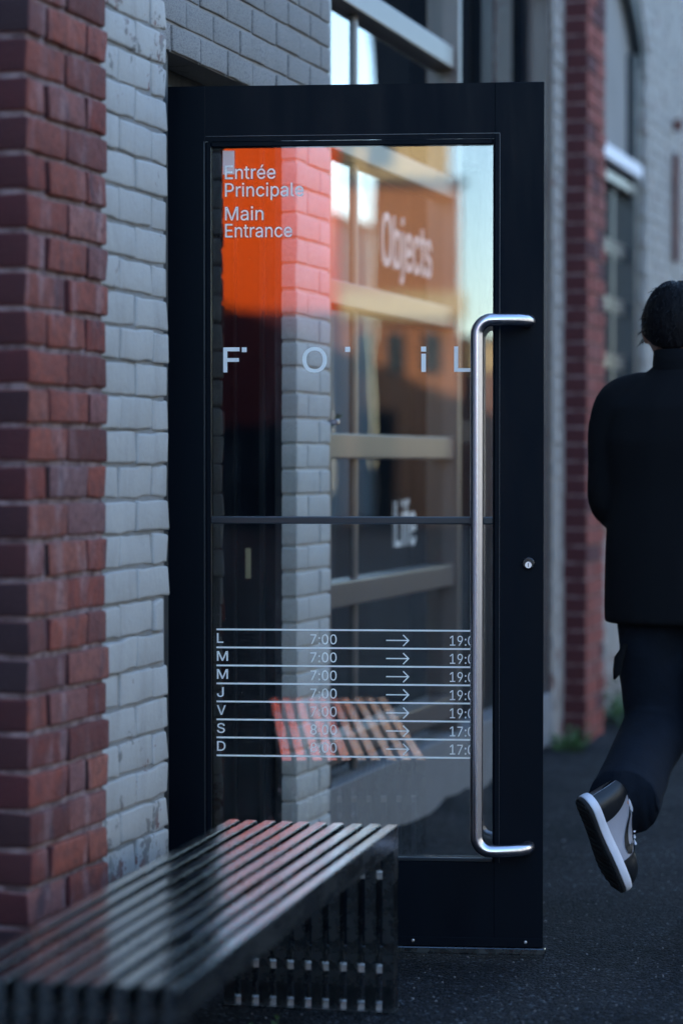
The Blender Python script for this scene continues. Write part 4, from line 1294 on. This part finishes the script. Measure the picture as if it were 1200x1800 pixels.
def build_shoe(mat4, visible_side):
    """visible_side: +1 / -1 = side carrying the big side mark towards the camera"""
    bm = bmesh.new()
    patch(bm, lambda u, v: upper_pt(u, math.pi * v), 40, 28)
    shoe = obj('shoe', bm, M['shoegrey'], person)
    shoe.matrix_local = mat4
    def sp(name, bm, mat):
        return obj(name, bm, M[mat], shoe)
    bm = bmesh.new()
    loft(bm, [sole_ring(.0, -.003, toe_up=.05), sole_ring(.002, .0005, toe_up=.05), sole_ring(.011, .001, toe_up=.05)], smooth=True)
    # tread bars
    for i in range(15):
        t = .06 + .88 * i / 14
        w = sole_w(t) - .006
        zz = .05 * max(0, t - .72) ** 2 * 2.2
        box(bm, -w, w, t * LEN - .005, t * LEN + .005, zz - .002, zz + .001)
    sp('outsole', bm, 'shoerubber')
    bm = bmesh.new()
    loft(bm, [sole_ring(.0112, .0015, toe_up=.05), sole_ring(.0135, .0025, toe_up=.05), sole_ring(.024, .0022, toe_up=.045), sole_ring(.033, .0005, toe_up=.04), sole_ring(.036, -.004, toe_up=.04)])
    sp('midsole', bm, 'shoewhite')
    # toe cap / mudguard in black
    bm = bmesh.new()
    patch(bm, lambda u, v: upper_pt(.66 + .34 * u + .09 * (abs(v - .5) * 2) ** 2 * 0, math.pi * v, .0016), 20, 28)
    sp('toe_cap', bm, 'shoeblack')
    # heel counter: black panel wrapping round the heel
    bm = bmesh.new()
    for s in (0, 1):
        def fn(u, v, s=s):
            th = v * (1.02)
            edge = .20 + .06 * math.cos(v * 2.6)
            return upper_pt(u * edge, th if s == 0 else math.pi - th, .0018)
        patch(bm, fn, 10, 12)
    sp('heel_counter', bm, 'shoeblack')
    bm = bmesh.new()
    for s in (0, 1):
        def fn(u, v, s=s):
            th = 1.02 + v * .40
            return upper_pt(u * .15, th if s == 0 else math.pi - th, .0035)
        patch(bm, fn, 8, 6)
    sp('heel_tab', bm, 'shoeblack')
    # white ankle padding
    bm = bmesh.new()
    for s in (0, 1):
        def fn(u, v, s=s):
            a, b = (u - .5) * 2, (v - .5) * 2
            q = math.sqrt(max(0, 1 - .5 * b * b)); q2 = math.sqrt(max(0, 1 - .5 * a * a))
            th = 1.14 + .27 * b * q2
            return upper_pt(.275 + .085 * a * q, th if s == 0 else math.pi - th, .002 + .005 * (1 - a * a) * (1 - b * b))
        patch(bm, fn, 10, 10)
    sp('ankle_pad', bm, 'shoewhite')
    # swoosh-like side mark: fat hook near the toe, thin tail sweeping back and up
    bm = bmesh.new()
    for s in (0, 1):
        def fn(u, v, s=s):
            # centre line: tail up at the collar, down to the belly, hook up towards the laces
            t_ = [.25, .33, .42, .51, .58, .615, .60, .57]
            h_ = [.92, .76, .58, .42, .38, .52, .72, .88]
            w_ = [.004, .030, .055, .085, .105, .085, .040, .004]
            x = u * 6.999
            i = int(x); f = x - i
            tt = t_[i] * (1 - f) + t_[i + 1] * f
            hh = h_[i] * (1 - f) + h_[i + 1] * f
            ww = w_[i] * (1 - f) + w_[i + 1] * f
            dt = t_[i + 1] - t_[i]; dh = (h_[i + 1] - h_[i]) * .35
            ln = math.hypot(dt, dh)
            th = hh + (v - .5) * ww * 2.4 * dt / ln
            tt2 = tt - (v - .5) * ww * 1.0 * dh / ln
            return upper_pt(tt2, th if s == 0 else math.pi - th, .0026)
        patch(bm, fn, 34, 4)
    sp('side_mark', bm, 'shoeblack')
    # lace stay, tongue and laces
    bm = bmesh.new()
    for s in (0, 1):
        def fn(u, v, s=s):
            th = 1.16 + v * .20
            return upper_pt(.36 + u * .34, th if s == 0 else math.pi - th, .0030)
        patch(bm, fn, 14, 3)
    patch(bm, lambda u, v: upper_pt(.30 + u * .36, 1.36 + v * (math.pi - 2.72), .004), 12, 6)
    sp('lace_stay', bm, 'shoeblack')
    for i in range(6):
        t = .37 + .052 * i
        bm = bmesh.new()
        tube(bm, [upper_pt(t + .01 * math.sin(k), 1.16 + (math.pi - 2.32) * k / 8, .0065) for k in range(9)], .0032, 8)
        sp('lace', bm, 'shoewhite')
    bm = bmesh.new()
    for s in (-1, 1):
        a = upper_pt(.36, math.pi / 2, .010)
        tube(bm, [a, a + Vector((s * .012, -.006, .012)), a + Vector((s * .026, .002, .006)), a + Vector((s * .020, .014, -.004)), a], .0028, 8)
    sp('lace_bow', bm, 'shoewhite')
    return shoe
build_shoe(mt, 1)
m2 = Matrix.Rotation(R(-4), 4, 'Z')
m2.translation = Vector((.112, -.095, .0035))
build_shoe(m2, 1)

# ================================================================ WEEDS
def weed(name, label, loc, n, size, group='weeds along the foot of the wall', spread=.08):
    r = random.Random(hash(label) % 1000 if False else len(label))
    t = empty(name, label, 'weed' if group else 'plant', loc, group=group)
    bl, bs = bmesh.new(), bmesh.new()
    for i in range(n):
        a = r.uniform(0, 6.28)
        rad = spread * math.sqrt(r.random())
        base = Vector((rad * math.cos(a) * .6, rad * math.sin(a) * 1.6, 0))
        h = size * r.uniform(.4, 1.1)
        lean = Vector((r.uniform(-.3, .6), r.uniform(-.5, .5), 1)).normalized()
        tip = base + lean * h
        tube(bs, [base, (base + tip) / 2 + Vector((.003, 0, 0)), tip], [.0015, .0013, .0008], 5)
        for k in range(5):
            c = base.lerp(tip, .3 + .7 * k / 4)
            d = Vector((r.uniform(-1, 1), r.uniform(-1, 1), r.uniform(-.1, .7))).normalized()
            sd_ = d.cross(Vector((0, 0, 1))).normalized()
            L_ = size * r.uniform(.18, .38)
            w = L_ * .24
            v = [bl.verts.new(p) for p in (c, c + d * L_ * .45 + sd_ * w + Vector((0, 0, .002)), c + d * L_, c + d * L_ * .45 - sd_ * w, c + d * L_ * .5 + Vector((0, 0, -.004)))]
            bl.faces.new((v[0], v[1], v[4])); bl.faces.new((v[1], v[2], v[4])); bl.faces.new((v[2], v[3], v[4])); bl.faces.new((v[3], v[0], v[4]))
    obj('leaves', bl, M['leaf'], t)
    obj('stem', bs, M['leaf'], t)
weed('weed_clump', 'green weeds at the foot of the white strip just past the open door', (.06, 4.45, 0), 26, .13, spread=.10)
weed('weed_clump', 'taller green weeds at the foot of the wall under the arched window', (.07, 5.75, 0), 40, .20, spread=.28)
weed('weed_clump', 'small weed growing under the bench near its street side legs', (.50, -.80, 0), 7, .07, spread=.05)
weed('weed_clump', 'low weed at the foot of the pale jamb behind the bench legs', (.05, 1.15, 0), 10, .09, spread=.05)
weed('potted_plant', 'leafy plant standing inside the shop window behind the glass', (-.38, 1.62, .80), 30, .50, group=None, spread=.10)
obj('pot', bx(-.1, .1, -.1, .1, -.25, .02, bev=.02), M['orangebox'], [o for o in col.objects if o.name == 'potted_plant'][0])
obj('stand', bx(-.03, .03, -.03, .03, -.77, -.25), M['framedark'], [o for o in col.objects if o.name == 'potted_plant'][0])
# low heap of dirt along the wall foot
bm = bmesh.new()
n = 120
for i in range(n + 1):
    s = 1.35 + 12.0 * i / n
    if i == 0:
        prev = None
    off_ = .10 if s > 4.64 and s < 5.05 else 0.0
    h = .035 + .03 * noise.noise(Vector((s * 2, 0, 1))) + .03 * max(0, noise.noise(Vector((s * 7, 3, 1))))
    wd = .16 + .07 * noise.noise(Vector((s * 3, 5, 1)))
    cur = [bm.verts.new(p) for p in ((off_ - .005, s, h), (off_ + wd * .4, s, h * .6), (off_ + wd, s, -.003))]
    if prev:
        for j in (0, 1):
            f = bm.faces.new((prev[j], prev[j + 1], cur[j + 1], cur[j]))
            f.smooth = True
    prev = cur
obj('dirt_edge', bm, M['asphalt'], kind='stuff', label='low drift of dirt along the foot of the wall')

# ================================================================ STREET SEEN ONLY IN THE GLASS
def blk(name, label, mat, x0, x1, y0, y1, h):
    t = empty(name, label, 'building', ((x0 + x1) / 2, (y0 + y1) / 2, 0))
    t_ = t.location
    obj('wall', bx(x0 - t_.x, x1 - t_.x, y0 - t_.y, y1 - t_.y, 0, h), M[mat], t)
    obj('roof', bx(x0 - t_.x - .1, x1 - t_.x + .1, y0 - t_.y - .1, y1 - t_.y + .1, h, h + .15), M['roof'], t)
    return t
def add(t, name, mat, x0, x1, y0, y1, z0, z1):
    l = t.location
    return obj(name, bx(x0 - l.x, x1 - l.x, y0 - l.y, y1 - l.y, z0, z1), M[mat], t)
E0 = -40.0
t = blk('orange_building', 'bright orange rendered building reflected at the left of the door glass', 'orange', .3, 5.22, E0 - 12, E0, 7.6)
add(t, 'lower_cladding', 'maroon', .28, 5.23, E0 + .01, E0 + .08, 1.9, 4.1)
add(t, 'plinth', 'darkwall', .25, 5.25, E0 + .01, E0 + .12, 0, 1.9)
t = blk('brown_building', 'brown brick building with cream bands reflected in the middle of the door glass', 'brown', 5.26, 7.55, E0 - 12, E0 + .3, 6.5)
add(t, 'cornice', 'cream', 5.24, 7.62, E0 + .31, E0 + .5, 3.95, 4.45)
add(t, 'attic', 'cream', 5.26, 7.45, E0 - 5, E0 - .3, 6.66, 7.9)
add(t, 'door', 'darkwall', 5.6, 6.3, E0 + .3, E0 + .36, 0, 2.2)
for k, x in enumerate((5.5, 6.1, 6.8)):
    add(t, 'window', 'skywin', x, x + .35, E0 + .3, E0 + .34, 2.9, 3.7)
add(t, 'attic_window', 'skywin', 5.8, 6.3, E0 - .3, E0 - .25, 6.9, 7.6)
add(t, 'lit_sign', 'cream', 6.35, 6.95, E0 + .3, E0 + .45, 2.75, 3.5) if False else None
t = blk('long_shed', 'low dark shed under the sky reflected at the right of the door glass', 'streetred', 7.7, 14, E0 - 6, E0, 3.5)
add(t, 'fascia', 'cream', 7.68, 14.02, E0 + .01, E0 + .1, 2.95, 3.5)
add(t, 'door', 'darkwall', 8.4, 10.2, E0 + .01, E0 + .06, 0, 2.6)
# other side of the street
t = blk('bounce_row', 'long pale rendered building added across the street to bounce light, reflected in the shop window', 'palewall', 12, 22, -30, 43.2, 6.0)  # row added close by and kept pale to bounce sunlight onto the facade
for k in range(15):
    add(t, 'window', 'skywin', 11.96, 12, -28 + k * 4.6, -26.2 + k * 4.6, 1.3, 2.9)
    add(t, 'window', 'skywin', 11.96, 12, -28 + k * 4.6, -26.2 + k * 4.6, 4.0, 5.2)
t = blk('dark_tower', 'tall narrow dark building at the end of the street reflected in the window', 'darkwall', 8.0, 12.0, 43.3, 52, 18)
